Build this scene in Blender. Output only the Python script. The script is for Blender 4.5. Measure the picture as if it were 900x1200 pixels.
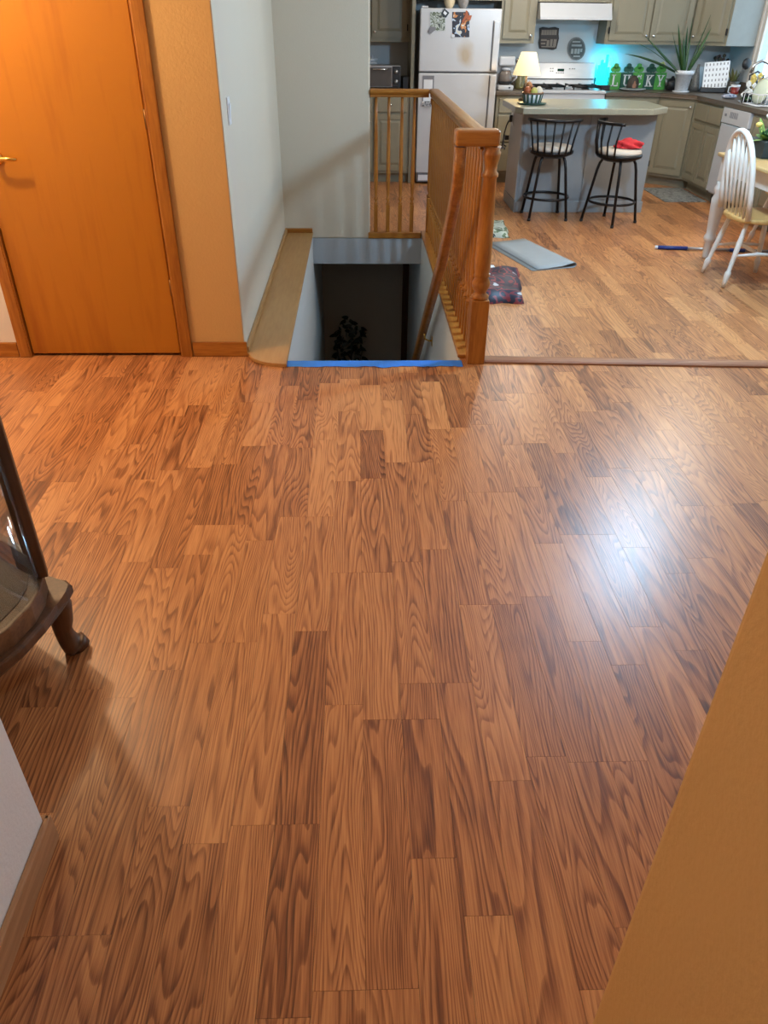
import bpy, bmesh, math, random
from mathutils import Vector, Matrix, Euler
for o in list(bpy.data.objects):
    bpy.data.objects.remove(o)
scene = bpy.context.scene
COL = scene.collection
PI = math.pi
random.seed(7)

# ------------------------------------------------------------------ camera
F_PX, PITCH, YAW, ROLL, EYE = 867.0, 0.58797, 0.037537, 0.011685, 1.55
_cp, _sp, _cy, _sy = math.cos(PITCH), math.sin(PITCH), math.cos(YAW), math.sin(YAW)
FWD = Vector((_sy * _cp, _cy * _cp, -_sp))
_r = Vector((_cy, -_sy, 0)); _u = _r.cross(FWD)
RGT = _r * math.cos(ROLL) + _u * math.sin(ROLL)
UPV = _u * math.cos(ROLL) - _r * math.sin(ROLL)
EYEP = Vector((0, 0, EYE))
cam_d = bpy.data.cameras.new('camera')
cam_d.sensor_fit = 'VERTICAL'; cam_d.sensor_height = 36.0
cam_d.lens = 36.0 * F_PX / 1200.0
cam_d.clip_start = 0.02; cam_d.clip_end = 100
cam = bpy.data.objects.new('camera', cam_d); COL.objects.link(cam)
M3 = Matrix((RGT, UPV, -FWD)).transposed()
cam.matrix_world = Matrix.Translation(EYEP) @ M3.to_4x4()
scene.camera = cam

def ray(x, y):
    return FWD * F_PX + RGT * (x - 450) - UPV * (y - 600)
def at_z(x, y, z=0.0):
    d = ray(x, y); return EYEP + d * ((z - EYE) / d.z)
def at_y(x, y, Y):
    d = ray(x, y); return EYEP + d * (Y / d.y)
def at_x(x, y, X):
    d = ray(x, y); return EYEP + d * (X / d.x)
def proj(p):
    d = Vector(p) - EYEP; w = d.dot(FWD)
    return 450 + F_PX * d.dot(RGT) / w, 600 - F_PX * d.dot(UPV) / w

# ------------------------------------------------------------------ world, view
world = bpy.data.worlds.new('world'); scene.world = world
world.use_nodes = True
wn = world.node_tree.nodes; wl = world.node_tree.links
bg = wn['Background']
bg.inputs['Color'].default_value = (0.55, 0.78, 1.0, 1); bg.inputs['Strength'].default_value = 2.8
vs = scene.view_settings
vs.view_transform = 'Standard'; vs.look = 'None'; vs.gamma = 1.0; vs.use_curve_mapping = False
vs.exposure = 0.45

# lamp strengths (the lamps themselves are built with their fixtures further down)
ENTRY_W, DINING_W, NOOK_W, KITCHEN_W, HALL_FILL_W = 58, 120, 44, 27, 7

# ------------------------------------------------------------------ tagging
def tag(o, label=None, cat=None, group=None, kind=None):
    if label: o['label'] = label
    if cat: o['category'] = cat
    if group: o['group'] = group
    if kind: o['kind'] = kind
    return o
def thing(name, label, cat, loc=(0, 0, 0), rz=0.0, group=None):
    o = bpy.data.objects.new(name, None); COL.objects.link(o)
    o.location = loc; o.rotation_euler = (0, 0, rz); o.empty_display_size = 0.1
    return tag(o, label, cat, group)
def copy_tree(o, parent=None):
    c = o.copy(); COL.objects.link(c); c.parent = parent
    for ch in [k for k in bpy.data.objects if k.parent == o]:
        copy_tree(ch, c)
    return c
def wmat(o):
    m = o.matrix_basis.copy()
    return (wmat(o.parent) @ m) if o.parent else m

# ------------------------------------------------------------------ mesh builder
class MB:
    def __init__(self):
        self.bm = bmesh.new()
    def box(self, x0, x1, y0, y1, z0, z1, bev=0.0, seg=2, rot=None):
        b = bmesh.new() if bev else self.bm
        vs_ = [b.verts.new((x, y, z)) for x in (x0, x1) for y in (y0, y1) for z in (z0, z1)]
        for f in ((0, 1, 3, 2), (4, 6, 7, 5), (0, 4, 5, 1), (2, 3, 7, 6), (0, 2, 6, 4), (1, 5, 7, 3)):
            b.faces.new([vs_[i] for i in f])
        if bev:
            bmesh.ops.bevel(b, geom=b.edges[:], offset=bev, segments=seg, profile=0.5, affect='EDGES', clamp_overlap=True)
            self.join(b, rot)
        return self
    def join(self, b, mat=None):
        idx = {}
        for v in b.verts:
            idx[v] = self.bm.verts.new((mat @ v.co) if mat else v.co)
        for f in b.faces:
            try:
                nf = self.bm.faces.new([idx[v] for v in f.verts]); nf.smooth = f.smooth
            except ValueError: pass
        b.free()
        return self
    def obox(self, mat, sx, sy, sz, bev=0.0, seg=2):
        b = bmesh.new()
        MB._cube(b, sx, sy, sz)
        if bev: bmesh.ops.bevel(b, geom=b.edges[:], offset=bev, segments=seg, profile=0.5, affect='EDGES', clamp_overlap=True)
        return self.join(b, mat)
    @staticmethod
    def _cube(b, sx, sy, sz):
        vs_ = [b.verts.new((x * sx / 2, y * sy / 2, z * sz / 2)) for x in (-1, 1) for y in (-1, 1) for z in (-1, 1)]
        for f in ((0, 1, 3, 2), (4, 6, 7, 5), (0, 4, 5, 1), (2, 3, 7, 6), (0, 2, 6, 4), (1, 5, 7, 3)):
            b.faces.new([vs_[i] for i in f])
    def prism(self, poly, z0, z1, mat=None, bev=0.0):
        b = bmesh.new()
        lo = [b.verts.new((p[0], p[1], z0)) for p in poly]; hi = [b.verts.new((p[0], p[1], z1)) for p in poly]
        n = len(poly)
        b.faces.new(lo[::-1]); b.faces.new(hi)
        for i in range(n): b.faces.new((lo[i], lo[(i + 1) % n], hi[(i + 1) % n], hi[i]))
        if bev:
            ed = [e for e in b.edges if abs(e.verts[0].co.z - e.verts[1].co.z) < 1e-6]
            bmesh.ops.bevel(b, geom=ed, offset=bev, segments=2, profile=0.5, affect='EDGES', clamp_overlap=True)
        return self.join(b, mat)
    def lathe(self, prof, cx=0, cy=0, n=16, mat=None, cap=True, smooth=True):
        b = bmesh.new(); rings = []
        for r, z in prof:
            rings.append([b.verts.new((cx + r * math.cos(2 * PI * k / n), cy + r * math.sin(2 * PI * k / n), z)) for k in range(n)])
        for a, c in zip(rings, rings[1:]):
            for k in range(n):
                f = b.faces.new((a[k], a[(k + 1) % n], c[(k + 1) % n], c[k])); f.smooth = smooth
        if cap:
            b.faces.new(rings[0][::-1]); b.faces.new(rings[-1])
        return self.join(b, mat)
    def tube(self, pts, rad, n=8, closed=False, cap=True, flat=None):
        """swept round tube (flat=(w,h): rectangular section, up = z-ish)"""
        pts = [Vector(p) for p in pts]; m = len(pts)
        b = bmesh.new(); rings = []; ref = None
        for i, p in enumerate(pts):
            if closed: t = pts[(i + 1) % m] - pts[i - 1]
            else: t = pts[min(i + 1, m - 1)] - pts[max(i - 1, 0)]
            t.normalize()
            if ref is None:
                ref = Vector((0, 0, 1)) if abs(t.z) < 0.9 else Vector((1, 0, 0))
                if flat: ref = Vector((1, 0, 0)) if abs(t.x) < 0.9 else Vector((0, 0, 1))
            a = (ref - t * ref.dot(t)).normalized(); c = t.cross(a)
            ref = a
            r = rad[i] if isinstance(rad, (list, tuple)) else rad
            if flat:
                w, h = flat[0] / 2, flat[1] / 2; q = 0.3
                sec = [(w, h * (1 - q)), (w * (1 - q), h), (-w * (1 - q), h), (-w, h * (1 - q)), (-w, -h * (1 - q)), (-w * (1 - q), -h), (w * (1 - q), -h), (w, -h * (1 - q))]
                rings.append([b.verts.new(p + a * s[0] + c * s[1]) for s in sec])
            else:
                rings.append([b.verts.new(p + a * (r * math.cos(2 * PI * k / n)) + c * (r * math.sin(2 * PI * k / n))) for k in range(n)])
        k_ = len(rings[0])
        for i in range(m if closed else m - 1):
            A, C = rings[i], rings[(i + 1) % m]
            for k in range(k_):
                f = b.faces.new((A[k], A[(k + 1) % k_], C[(k + 1) % k_], C[k])); f.smooth = True
        if cap and not closed:
            b.faces.new(rings[0][::-1]); b.faces.new(rings[-1])
        return self.join(b)
    def ball(self, c, r, sx=1, sy=1, sz=1, sub=2):
        b = bmesh.new()
        bmesh.ops.create_icosphere(b, subdivisions=sub, radius=r, matrix=Matrix.Translation(c) @ Matrix.Diagonal((sx, sy, sz, 1)))
        for f in b.faces: f.smooth = True
        return self.join(b)
    def quad(self, *pts):
        self.bm.faces.new([self.bm.verts.new(p) for p in pts]); return self
    def build(self, name, mat, parent=None, world=False, smooth=None):
        bmesh.ops.recalc_face_normals(self.bm, faces=self.bm.faces[:])
        me = bpy.data.meshes.new(name); self.bm.to_mesh(me); self.bm.free()
        if smooth is not None:
            for p in me.polygons: p.use_smooth = smooth
        me.materials.append(mat)
        o = bpy.data.objects.new(name, me); COL.objects.link(o)
        if parent:
            if world:
                me.transform(wmat(parent).inverted())
            o.parent = parent
        return o
def structure(o): return tag(o, kind='structure')

# ------------------------------------------------------------------ materials
MATS = {}
def nodes_of(m):
    m.use_nodes = True
    nt = m.node_tree; return nt, nt.nodes, nt.links, nt.nodes['Principled BSDF']
def N(nt, typ, **kw):
    n = nt.nodes.new(typ)
    for k, v in kw.items(): setattr(n, k, v)
    return n
def mat(name, col, rough=0.5, metal=0.0, var=0.08, scale=12.0, bump=0.0, bscale=200.0, stretch=(1, 1, 1), coat=0.0, emit=None, estr=0.0, alpha=1.0, trans=0.0, col2=None):
    """plain procedural surface: noise-varied colour and optional fine relief"""
    if name in MATS: return MATS[name]
    m = bpy.data.materials.new(name); nt, nn, ll, p = nodes_of(m)
    tc = N(nt, 'ShaderNodeTexCoord'); mp = N(nt, 'ShaderNodeMapping'); mp.inputs['Scale'].default_value = stretch
    ll.new(tc.outputs['Object'], mp.inputs['Vector'])
    nz = N(nt, 'ShaderNodeTexNoise'); nz.inputs['Scale'].default_value = scale; nz.inputs['Detail'].default_value = 4
    ll.new(mp.outputs['Vector'], nz.inputs['Vector'])
    mx = N(nt, 'ShaderNodeMix', data_type='RGBA')
    c2 = col2 if col2 else tuple(min(1, c * (1 + var)) for c in col)
    c1 = col if col2 else tuple(c * (1 - var) for c in col)
    mx.inputs[6].default_value = (*c1, 1); mx.inputs[7].default_value = (*c2, 1)
    ll.new(nz.outputs['Fac'], mx.inputs[0]); ll.new(mx.outputs[2], p.inputs['Base Color'])
    p.inputs['Roughness'].default_value = rough; p.inputs['Metallic'].default_value = metal
    if coat: p.inputs['Coat Weight'].default_value = coat; p.inputs['Coat Roughness'].default_value = 0.15
    if trans: p.inputs['Transmission Weight'].default_value = trans
    if alpha < 1: p.inputs['Alpha'].default_value = alpha
    if emit: p.inputs['Emission Color'].default_value = (*emit, 1); p.inputs['Emission Strength'].default_value = estr
    if bump:
        nb = N(nt, 'ShaderNodeTexNoise'); nb.inputs['Scale'].default_value = bscale; nb.inputs['Detail'].default_value = 3
        ll.new(tc.outputs['Object'], nb.inputs['Vector'])
        bp = N(nt, 'ShaderNodeBump'); bp.inputs['Strength'].default_value = bump; bp.inputs['Distance'].default_value = 0.004
        ll.new(nb.outputs['Fac'], bp.inputs['Height']); ll.new(bp.outputs['Normal'], p.inputs['Normal'])
    MATS[name] = m; return m

def wood(name, light, dark, axis='z', rough=0.35, freq=9.0, rings=5.0, coat=0.3, contrast=1.0):
    """lacquered veneer: contour lines of a noise stretched along the grain, plus pores"""
    if name in MATS: return MATS[name]
    m = bpy.data.materials.new(name); nt, nn, ll, p = nodes_of(m)
    tc = N(nt, 'ShaderNodeTexCoord'); mp = N(nt, 'ShaderNodeMapping')
    st = {'x': (0.10, 1, 1), 'y': (1, 0.10, 1), 'z': (1, 1, 0.10)}[axis]
    mp.inputs['Scale'].default_value = st; ll.new(tc.outputs['Object'], mp.inputs['Vector'])
    n1 = N(nt, 'ShaderNodeTexNoise'); n1.inputs['Scale'].default_value = freq; n1.inputs['Detail'].default_value = 2
    ll.new(mp.outputs['Vector'], n1.inputs['Vector'])
    mu = N(nt, 'ShaderNodeMath', operation='MULTIPLY'); mu.inputs[1].default_value = rings * 6.28
    ll.new(n1.outputs['Fac'], mu.inputs[0])
    sn = N(nt, 'ShaderNodeMath', operation='SINE'); ll.new(mu.outputs[0], sn.inputs[0])
    n2 = N(nt, 'ShaderNodeTexNoise'); n2.inputs['Scale'].default_value = freq * 14; n2.inputs['Detail'].default_value = 4
    ll.new(mp.outputs['Vector'], n2.inputs['Vector'])
    ma = N(nt, 'ShaderNodeMath', operation='MULTIPLY_ADD'); ma.inputs[1].default_value = 0.16 * contrast; ll.new(sn.outputs[0], ma.inputs[0])
    ll.new(n2.outputs['Fac'], ma.inputs[2])
    cr = N(nt, 'ShaderNodeValToRGB'); cr.color_ramp.elements[0].position = 0.25; cr.color_ramp.elements[1].position = 0.75
    cr.color_ramp.elements[0].color = (*dark, 1); cr.color_ramp.elements[1].color = (*light, 1)
    ll.new(ma.outputs[0], cr.inputs['Fac']); ll.new(cr.outputs['Color'], p.inputs['Base Color'])
    p.inputs['Roughness'].default_value = rough; p.inputs['Coat Weight'].default_value = coat; p.inputs['Coat Roughness'].default_value = 0.18
    MATS[name] = m; return m

def floor_material(name, from_object):
    """laminate strip: tone and grain seed come with each strip"""
    m = bpy.data.materials.new(name); nt, nn, ll, p = nodes_of(m)
    geo = N(nt, 'ShaderNodeNewGeometry')
    if from_object:
        oi = N(nt, 'ShaderNodeObjectInfo'); csock = oi.outputs['Color']
    else:
        at = N(nt, 'ShaderNodeAttribute', attribute_name='strip', attribute_type='GEOMETRY'); csock = at.outputs['Color']
    sep = N(nt, 'ShaderNodeSeparateColor'); ll.new(csock, sep.inputs[0])
    tone, s1, s2 = sep.outputs[0], sep.outputs[1], sep.outputs[2]
    def math_(op, a, b=None, c=None):
        n = N(nt, 'ShaderNodeMath', operation=op)
        for i, v in enumerate((a, b, c)):
            if v is None: continue
            if hasattr(v, 'is_linked') or hasattr(v, 'links'): ll.new(v, n.inputs[i])
            else: n.inputs[i].default_value = v
        return n.outputs[0]
    sx = N(nt, 'ShaderNodeSeparateXYZ'); ll.new(geo.outputs['Position'], sx.inputs[0])
    X = math_('MULTIPLY_ADD', s1, 37.0, sx.outputs[0]); Y = math_('MULTIPLY_ADD', s2, 53.0, sx.outputs[1])
    def comb(a, b, c=0.0):
        n = N(nt, 'ShaderNodeCombineXYZ')
        for i, v in enumerate((a, b, c)):
            if hasattr(v, 'links'): ll.new(v, n.inputs[i])
            else: n.inputs[i].default_value = v
        return n.outputs[0]
    def noise(vec, scale, detail, dist=0.0):
        n = N(nt, 'ShaderNodeTexNoise'); n.inputs['Scale'].default_value = scale; n.inputs['Detail'].default_value = detail; n.inputs['Distortion'].default_value = dist
        ll.new(vec, n.inputs['Vector']); return n.outputs['Fac']
    wob = noise(comb(X, math_('MULTIPLY', Y, 0.11)), 10.0, 1.3, 0.1)         # cathedral figure
    k = math_('MULTIPLY_ADD', s2, 28.0, 7.0)                                 # how figured a strip is
    v = math_('ADD', math_('MULTIPLY', wob, k), math_('MULTIPLY', X, math_('MULTIPLY_ADD', math_('POWER', s1, 2.0), 110.0, 3.0)))
    ring = math_('FRACT', v)
    ringd = math_('MULTIPLY', math_('POWER', ring, 2.6), math_('SUBTRACT', 1.15, math_('POWER', ring, 9.0)))                                        # dark late-wood lines
    pore = noise(comb(X, math_('MULTIPLY', Y, 0.03)), 280.0, 3.0)
    mid = noise(comb(X, math_('MULTIPLY', Y, 0.05)), 36.0, 3.0)
    a = math_('MULTIPLY_ADD', ringd, 0.60, math_('MULTIPLY_ADD', tone, 0.46, -0.02))
    a = math_('ADD', a, math_('MULTIPLY_ADD', pore, 1.0, -0.50))
    a = math_('ADD', a, math_('MULTIPLY_ADD', mid, 0.70, -0.33))
    cr = N(nt, 'ShaderNodeValToRGB'); e = cr.color_ramp.elements
    e[0].position = 0.0; e[0].color = (0.630, 0.290, 0.108, 1)
    e[1].position = 1.0; e[1].color = (0.085, 0.029, 0.012, 1)
    q = e.new(0.35); q.color = (0.460, 0.183, 0.064, 1)
    q = e.new(0.65); q.color = (0.250, 0.086, 0.030, 1)
    ll.new(a, cr.inputs['Fac']); ll.new(cr.outputs['Color'], p.inputs['Base Color'])
    rr = math_('MULTIPLY_ADD', pore, 0.08, 0.30); ll.new(rr, p.inputs['Roughness'])
    p.inputs['Specular IOR Level'].default_value = 0.5
    bp = N(nt, 'ShaderNodeBump'); bp.inputs['Strength'].default_value = 0.10; bp.inputs['Distance'].default_value = 0.001
    ll.new(pore, bp.inputs['Height']); ll.new(bp.outputs['Normal'], p.inputs['Normal'])
    return m

M_OAK = wood('honey_oak', (0.46, 0.175, 0.024), (0.31, 0.10, 0.010), 'z', 0.36, coat=.15)
M_OAK_Y = wood('honey_oak_along', (0.45, 0.18, 0.028), (0.31, 0.105, 0.012), 'y', 0.36, coat=.15)
M_OAK_X = wood('honey_oak_across', (0.46, 0.18, 0.026), (0.31, 0.10, 0.011), 'x', 0.36, coat=.15)
M_LEDGE = wood('maple_ledge', (0.47, 0.25, 0.085), (0.39, 0.19, 0.055), 'y', 0.45, freq=4, rings=2, coat=.1)
M_DOOR = wood('birch_door', (0.50, 0.185, 0.012), (0.36, 0.108, 0.005), 'z', 0.42, freq=1.7, rings=3.0, coat=0.08, contrast=1.9)
M_ORANGE = mat('sand_paint', (0.66, 0.40, 0.155), 0.7, var=0.02, scale=3, bump=0.35, bscale=90)
M_GREYW = mat('grey_white_paint', (0.62, 0.56, 0.455), 0.7, var=0.02, scale=3, bump=0.2, bscale=90)
M_BEIGE = mat('beige_paint', (0.65, 0.565, 0.44), 0.7, var=0.02, scale=3, bump=0.2, bscale=90)
M_WHITEW = mat('white_paint', (0.80, 0.765, 0.73), 0.7, var=0.02, scale=3, bump=0.3, bscale=110)
M_STAIRW = mat('stair_paint', (0.68, 0.68, 0.66), 0.7, var=0.02, scale=3, bump=0.1)
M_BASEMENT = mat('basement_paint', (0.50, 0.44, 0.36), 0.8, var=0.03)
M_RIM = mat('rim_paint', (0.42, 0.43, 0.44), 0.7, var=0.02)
M_CEIL = mat('ceiling_paint', (0.78, 0.76, 0.72), 0.8, var=0.02, bump=0.3, bscale=60)
M_KWALL = mat('kitchen_paint', (0.58, 0.60, 0.61), 0.65, var=0.02)
M_WHITE = mat('white_enamel', (0.56, 0.57, 0.59), 0.25, var=0.015, coat=0.3)
M_WPAINT = mat('white_wood_paint', (0.72, 0.65, 0.57), 0.4, var=0.03)
M_CAB = mat('glazed_cabinet', (0.25, 0.22, 0.148), 0.45, var=0.10, scale=9, stretch=(1, 1, 0.2))
M_CABDK = mat('cabinet_inside', (0.05, 0.045, 0.035), 0.8)
M_BLACK = mat('black_metal', (0.018, 0.016, 0.016), 0.35, 0.6)
M_DARK = mat('dark_plastic', (0.02, 0.02, 0.022), 0.35)
M_CHROME = mat('chrome', (0.75, 0.75, 0.77), 0.15, 1.0, var=0.01)
M_STEEL = mat('brushed_steel', (0.45, 0.45, 0.46), 0.35, 0.9, var=0.05)
M_BRASS = mat('brass', (0.80, 0.55, 0.16), 0.2, 1.0, var=0.02)
M_GREYT = mat('grey_trim', (0.20, 0.20, 0.22), 0.5)
M_CUSH = mat('cream_vinyl', (0.62, 0.53, 0.44), 0.55, var=0.06)
M_GLASS = bpy.data.materials.new('clear_glass'); nt, nn, ll, p = nodes_of(M_GLASS)
_t = N(nt, 'ShaderNodeBsdfTransparent'); _t.inputs['Color'].default_value = (.93, .95, .95, 1)
_g = N(nt, 'ShaderNodeBsdfGlossy'); _g.inputs['Roughness'].default_value = .03
_lw = N(nt, 'ShaderNodeLayerWeight'); _pw = N(nt, 'ShaderNodeMath', operation='POWER'); _pw.inputs[1].default_value = 4.0
ll.new(_lw.outputs['Facing'], _pw.inputs[0])
_f = N(nt, 'ShaderNodeMath', operation='MULTIPLY_ADD'); _f.inputs[1].default_value = .45; _f.inputs[2].default_value = .03; ll.new(_pw.outputs[0], _f.inputs[0])
_m = N(nt, 'ShaderNodeMixShader'); ll.new(_f.outputs[0], _m.inputs[0]); ll.new(_t.outputs[0], _m.inputs[1]); ll.new(_g.outputs[0], _m.inputs[2])
ll.new(_m.outputs[0], nn['Material Output'].inputs['Surface'])
M_CTOP = mat('brown_laminate', (0.115, 0.085, 0.06), 0.4, var=0.25, scale=60)
M_ISLTOP = mat('speckled_laminate', (0.30, 0.285, 0.21), 0.28, var=0.22, scale=140)
M_ISL = mat('island_paint', (0.27, 0.285, 0.29), 0.5, var=0.04)
M_LEAF = mat('leaf_green', (0.025, 0.075, 0.022), 0.4, var=0.5, scale=25)
M_LEAF2 = mat('leaf_pale', (0.16, 0.28, 0.06), 0.45, var=0.4, scale=25)
M_DLEAF = mat('leaf_dark', (0.012, 0.022, 0.010), 0.5, var=0.4)
M_POT = mat('white_ceramic', (0.75, 0.77, 0.80), 0.3, var=0.05)
M_TAPE = mat('blue_tape', (0.035, 0.22, 0.80), 0.55, var=0.12, scale=20)

# ------------------------------------------------------------------ room shell
CEIL = 2.44
YD, YS0, YS1 = 3.885, 3.755, 6.63            # door wall, stairwell edge near / far
XL, XR = -0.395, 0.546                       # stairwell sides
YB, XRW = 9.68, 4.20                         # kitchen back wall, right wall
XFL, YF0 = -2.9, -2.6
def wallbox(name, x0, x1, y0, y1, z0, z1, m):
    o = MB().box(x0, x1, y0, y1, z0, z1).build(name, m); return structure(o)

fl = MB()
fl.box(XFL, XRW, YF0, YS0, -0.24, -0.008)
fl.box(XFL, XL - 0.03, YS0, YD + 0.1, -0.24, -0.008)
fl.box(XR + 0.03, XRW, YS0, YB, -0.24, -0.008)
fl.box(-1.6, XR + 0.03, YS1 + 0.05, YB, -0.24, -0.008)
M_SUB = mat('floor_substrate', (0.06, 0.025, 0.012), 0.8)
floor = structure(fl.build('floor', M_SUB))
wallbox('ceiling', XFL - .1, XRW + .1, YF0, YB + .1, CEIL, CEIL + .1, M_CEIL)

# strips: lanes 10.27 cm wide along Y; joints read from the photograph (pixel spans) where it shows them
LANE, LX0 = 0.1027, -0.41
joints_px = [(207,228,475),(97,122,484),(122,148,526.5),(19,30,532),(70,100,565),(80,128,623.5),(145,180,658.5),(225,250,548),(195,225,551),
 (187,207,456),(277,302,471.5),(315,342,521),(330,390,605.5),(368,397,515.5),(370,397,449),(422,450,560.5),(230,295,615),(202,250,650),(387,450,671),
 (335,352,452),(393,420,482),(90,107,459),(450,472,469),(450,475,542),(520,545,501),(545,570,497.5),(475,502,541.5),(498,525,503),(510,542,587),(488,515,644),
 (543,600,577),(600,630,461),(665,690,482.5),(638,665,531),(680,705,559),(705,755,548.5),(650,720,626.5),(760,780,504),(820,850,521.5),(850,885,590),
 (800,845,654),(785,805,672),(615,640,699),(843,870,489),(120,165,817.5),(30,90,828.5),(228,300,753),(345,385,739.5),(423,450,843.5),(469,552,800.5),
 (537,607,708.5),(450,470,843.5),(573,622,915),(666,760,892.5),(215,265,988.5),(270,375,966.5),(35,132,1096.5),(367,497,1160),(545,598,1073)]
tones_px = {(355,850):.95,(450,1000):.7,(240,1080):.75,(500,900):.8,(222,510):.85,(487,515):.8,(532,470):.85,(700,600):.7,(868,600):.95,(55,880):.85,(620,800):.75,
 (383,490):.1,(240,520):.15,(145,770):.3,(595,860):.25,(575,1130):.2,(205,470):.15,(160,480):.9,(700,480):.9,(640,800):.7,(730,840):.55,(130,740):.6,(400,850):.4,
 (555,540):.35,(300,650):.35,(250,850):.35,(540,440):.3,(130,510):.2,(370,640):.3,(440,610):.55,(620,1000):.55,(285,440):.75,(480,450):.7,(690,800):.45,(860,480):.2,
 (520,620):.4,(560,660):.6,(30,1150):.7,(100,1150):.6,(90,930):.6,(170,940):.5,(310,1080):.45,(400,1050):.4,(515,1050):.6,(90,1040):.7,(690,980):.6,(740,950):.55}
lane_j = {}
for a, b, y in joints_px:
    pa, pb = at_z(a + 2, y), at_z(b - 2, y)
    ka, kb = (pa.x - LX0) / LANE, (pb.x - LX0) / LANE
    ks = range(round(ka), max(round(kb), round(ka) + 1))
    for k in ks: lane_j.setdefault(k, []).append((pa.y + pb.y) / 2)
tone_at = [(at_z(*k), v) for k, v in tones_px.items()]
strips = []
k0, k1 = math.floor((XFL - LX0) / LANE) + 1, math.ceil((XRW - LX0) / LANE)
rs = random.Random(11)
def blocked(xa, xb, ya, yb):
    out = [(xa, xb, ya, yb)]
    for (hx0, hx1, hy0, hy1) in ((XL - 0.02, XR + 0.005, YS0 - 0.005, YS1 + 0.02), (XFL - 1, XL - 0.2, YD + 0.05, YB + 1), (-9, -.70, -9, 1.0), (.412, 9, -9, .59)):
        nxt = []
        for (a, b, c, d) in out:
            if b <= hx0 or a >= hx1 or d <= hy0 or c >= hy1: nxt.append((a, b, c, d)); continue
            if c < hy0: nxt.append((a, b, c, hy0))
            if d > hy1: nxt.append((a, b, hy1, d))
            if a < hx0: nxt.append((a, hx0, max(c, hy0), min(d, hy1)))
            if b > hx1: nxt.append((hx1, b, max(c, hy0), min(d, hy1)))
        out = nxt
    return out
for k in range(k0, k1):
    xa = LX0 + k * LANE; xb = min(xa + LANE, XRW)
    js = sorted(lane_j.get(k, []))
    cuts = [YF0, YB]
    known = [j for i, j in enumerate(js) if i == 0 or j - js[i - 1] > 0.12]
    cuts += known
    lo = min(known) if known else 1.8 + rs.random() * .4
    y = lo
    while y > YF0 + .5: y -= rs.uniform(.38, .72); cuts.append(y)
    hi = max(known) if known else lo
    y = hi
    while y < YB - .4: y += rs.uniform(.34, .62); cuts.append(y)
    known.sort()
    for a, b in zip(known, known[1:]):
        if b - a > 0.95: cuts.append(a + (b - a) * rs.uniform(.42, .58))
    cuts = sorted(c for c in set(cuts) if YF0 <= c <= YB)
    for a, b in zip(cuts, cuts[1:]):
        if b - a < 0.02: continue
        tone = min(1, max(0, rs.gauss(.46, .29)))
        for p, v in tone_at:
            if xa <= p.x < xb and a <= p.y < b: tone = v
        s1, s2 = rs.random(), rs.random()
        for (c0, c1, d0, d1) in blocked(xa, xb, a, b):
            if c1 - c0 > .004 and d1 - d0 > .01: strips.append((c0, c1, d0, d1, tone, s1, s2))
def visible_size(s):
    c = Vector(((s[0] + s[1]) / 2, (s[2] + s[3]) / 2, 0))
    if (c - EYEP).dot(FWD) < .3: return 0
    x, y = proj(c)
    if not (-30 < x < 930 and 60 < y < 1230): return 0
    if s[3] < 1.0 and s[1] > .42: return 0
    d = (c - EYEP).length
    return (s[1] - s[0]) * (s[3] - s[2]) * EYE / d ** 3
strips.sort(key=visible_size, reverse=True)
M_FL_OBJ = floor_material('laminate_strip', True); M_FL_ATT = floor_material('laminate_field', False)
G = 0.0007
pm = MB(); pm.box(-.5, .5, -.5, .5, -.006, 0); first = pm.build('plank', M_FL_OBJ, floor)
plank_mesh = first.data
for i, (a, b, c, d, t, s1, s2) in enumerate(strips[:296]):
    if i == 0: o = first
    else:
        o = bpy.data.objects.new('plank', plank_mesh); COL.objects.link(o); o.parent = floor
    o.location = ((a + b) / 2, (c + d) / 2, 0); o.scale = (b - a - G, d - c - G, 1)
    o.color = (t, s1, s2, 1)
rest = MB(); cols = []
for (a, b, c, d, t, s1, s2) in strips[296:]:
    rest.box(a + G / 2, b - G / 2, c + G / 2, d - G / 2, -.006, 0)
    cols += [(t, s1, s2, 1)] * 6
bmr = rest.bm
me = bpy.data.meshes.new('plank_field'); bmesh.ops.recalc_face_normals(bmr, faces=bmr.faces[:]); bmr.to_mesh(me); bmr.free()
at_ = me.attributes.new('strip', 'FLOAT_COLOR', 'FACE'); at_.data.foreach_set('color', [v for c in cols for v in c])
me.materials.append(M_FL_ATT)
o = bpy.data.objects.new('plank_field', me); COL.objects.link(o); o.parent = floor; tag(o, kind='stuff')

# walls
DX0, DX1, DZ = -1.787, -0.968, 2.03          # door opening
wd = MB()
wd.box(DX1, -0.63, YD, YD + .12, 0, CEIL); wd.box(DX0, DX1, YD, YD + .12, DZ, CEIL)
structure(wd.build('wall_door_side', M_ORANGE))
wallbox('wall_entry', XFL, DX0, YD, YD + .12, 0, CEIL, M_WHITEW)
wallbox('wall_stair_left', -0.75, -0.63, YD + .121, YS1 + .12, -.02, CEIL, M_GREYW)
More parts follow.
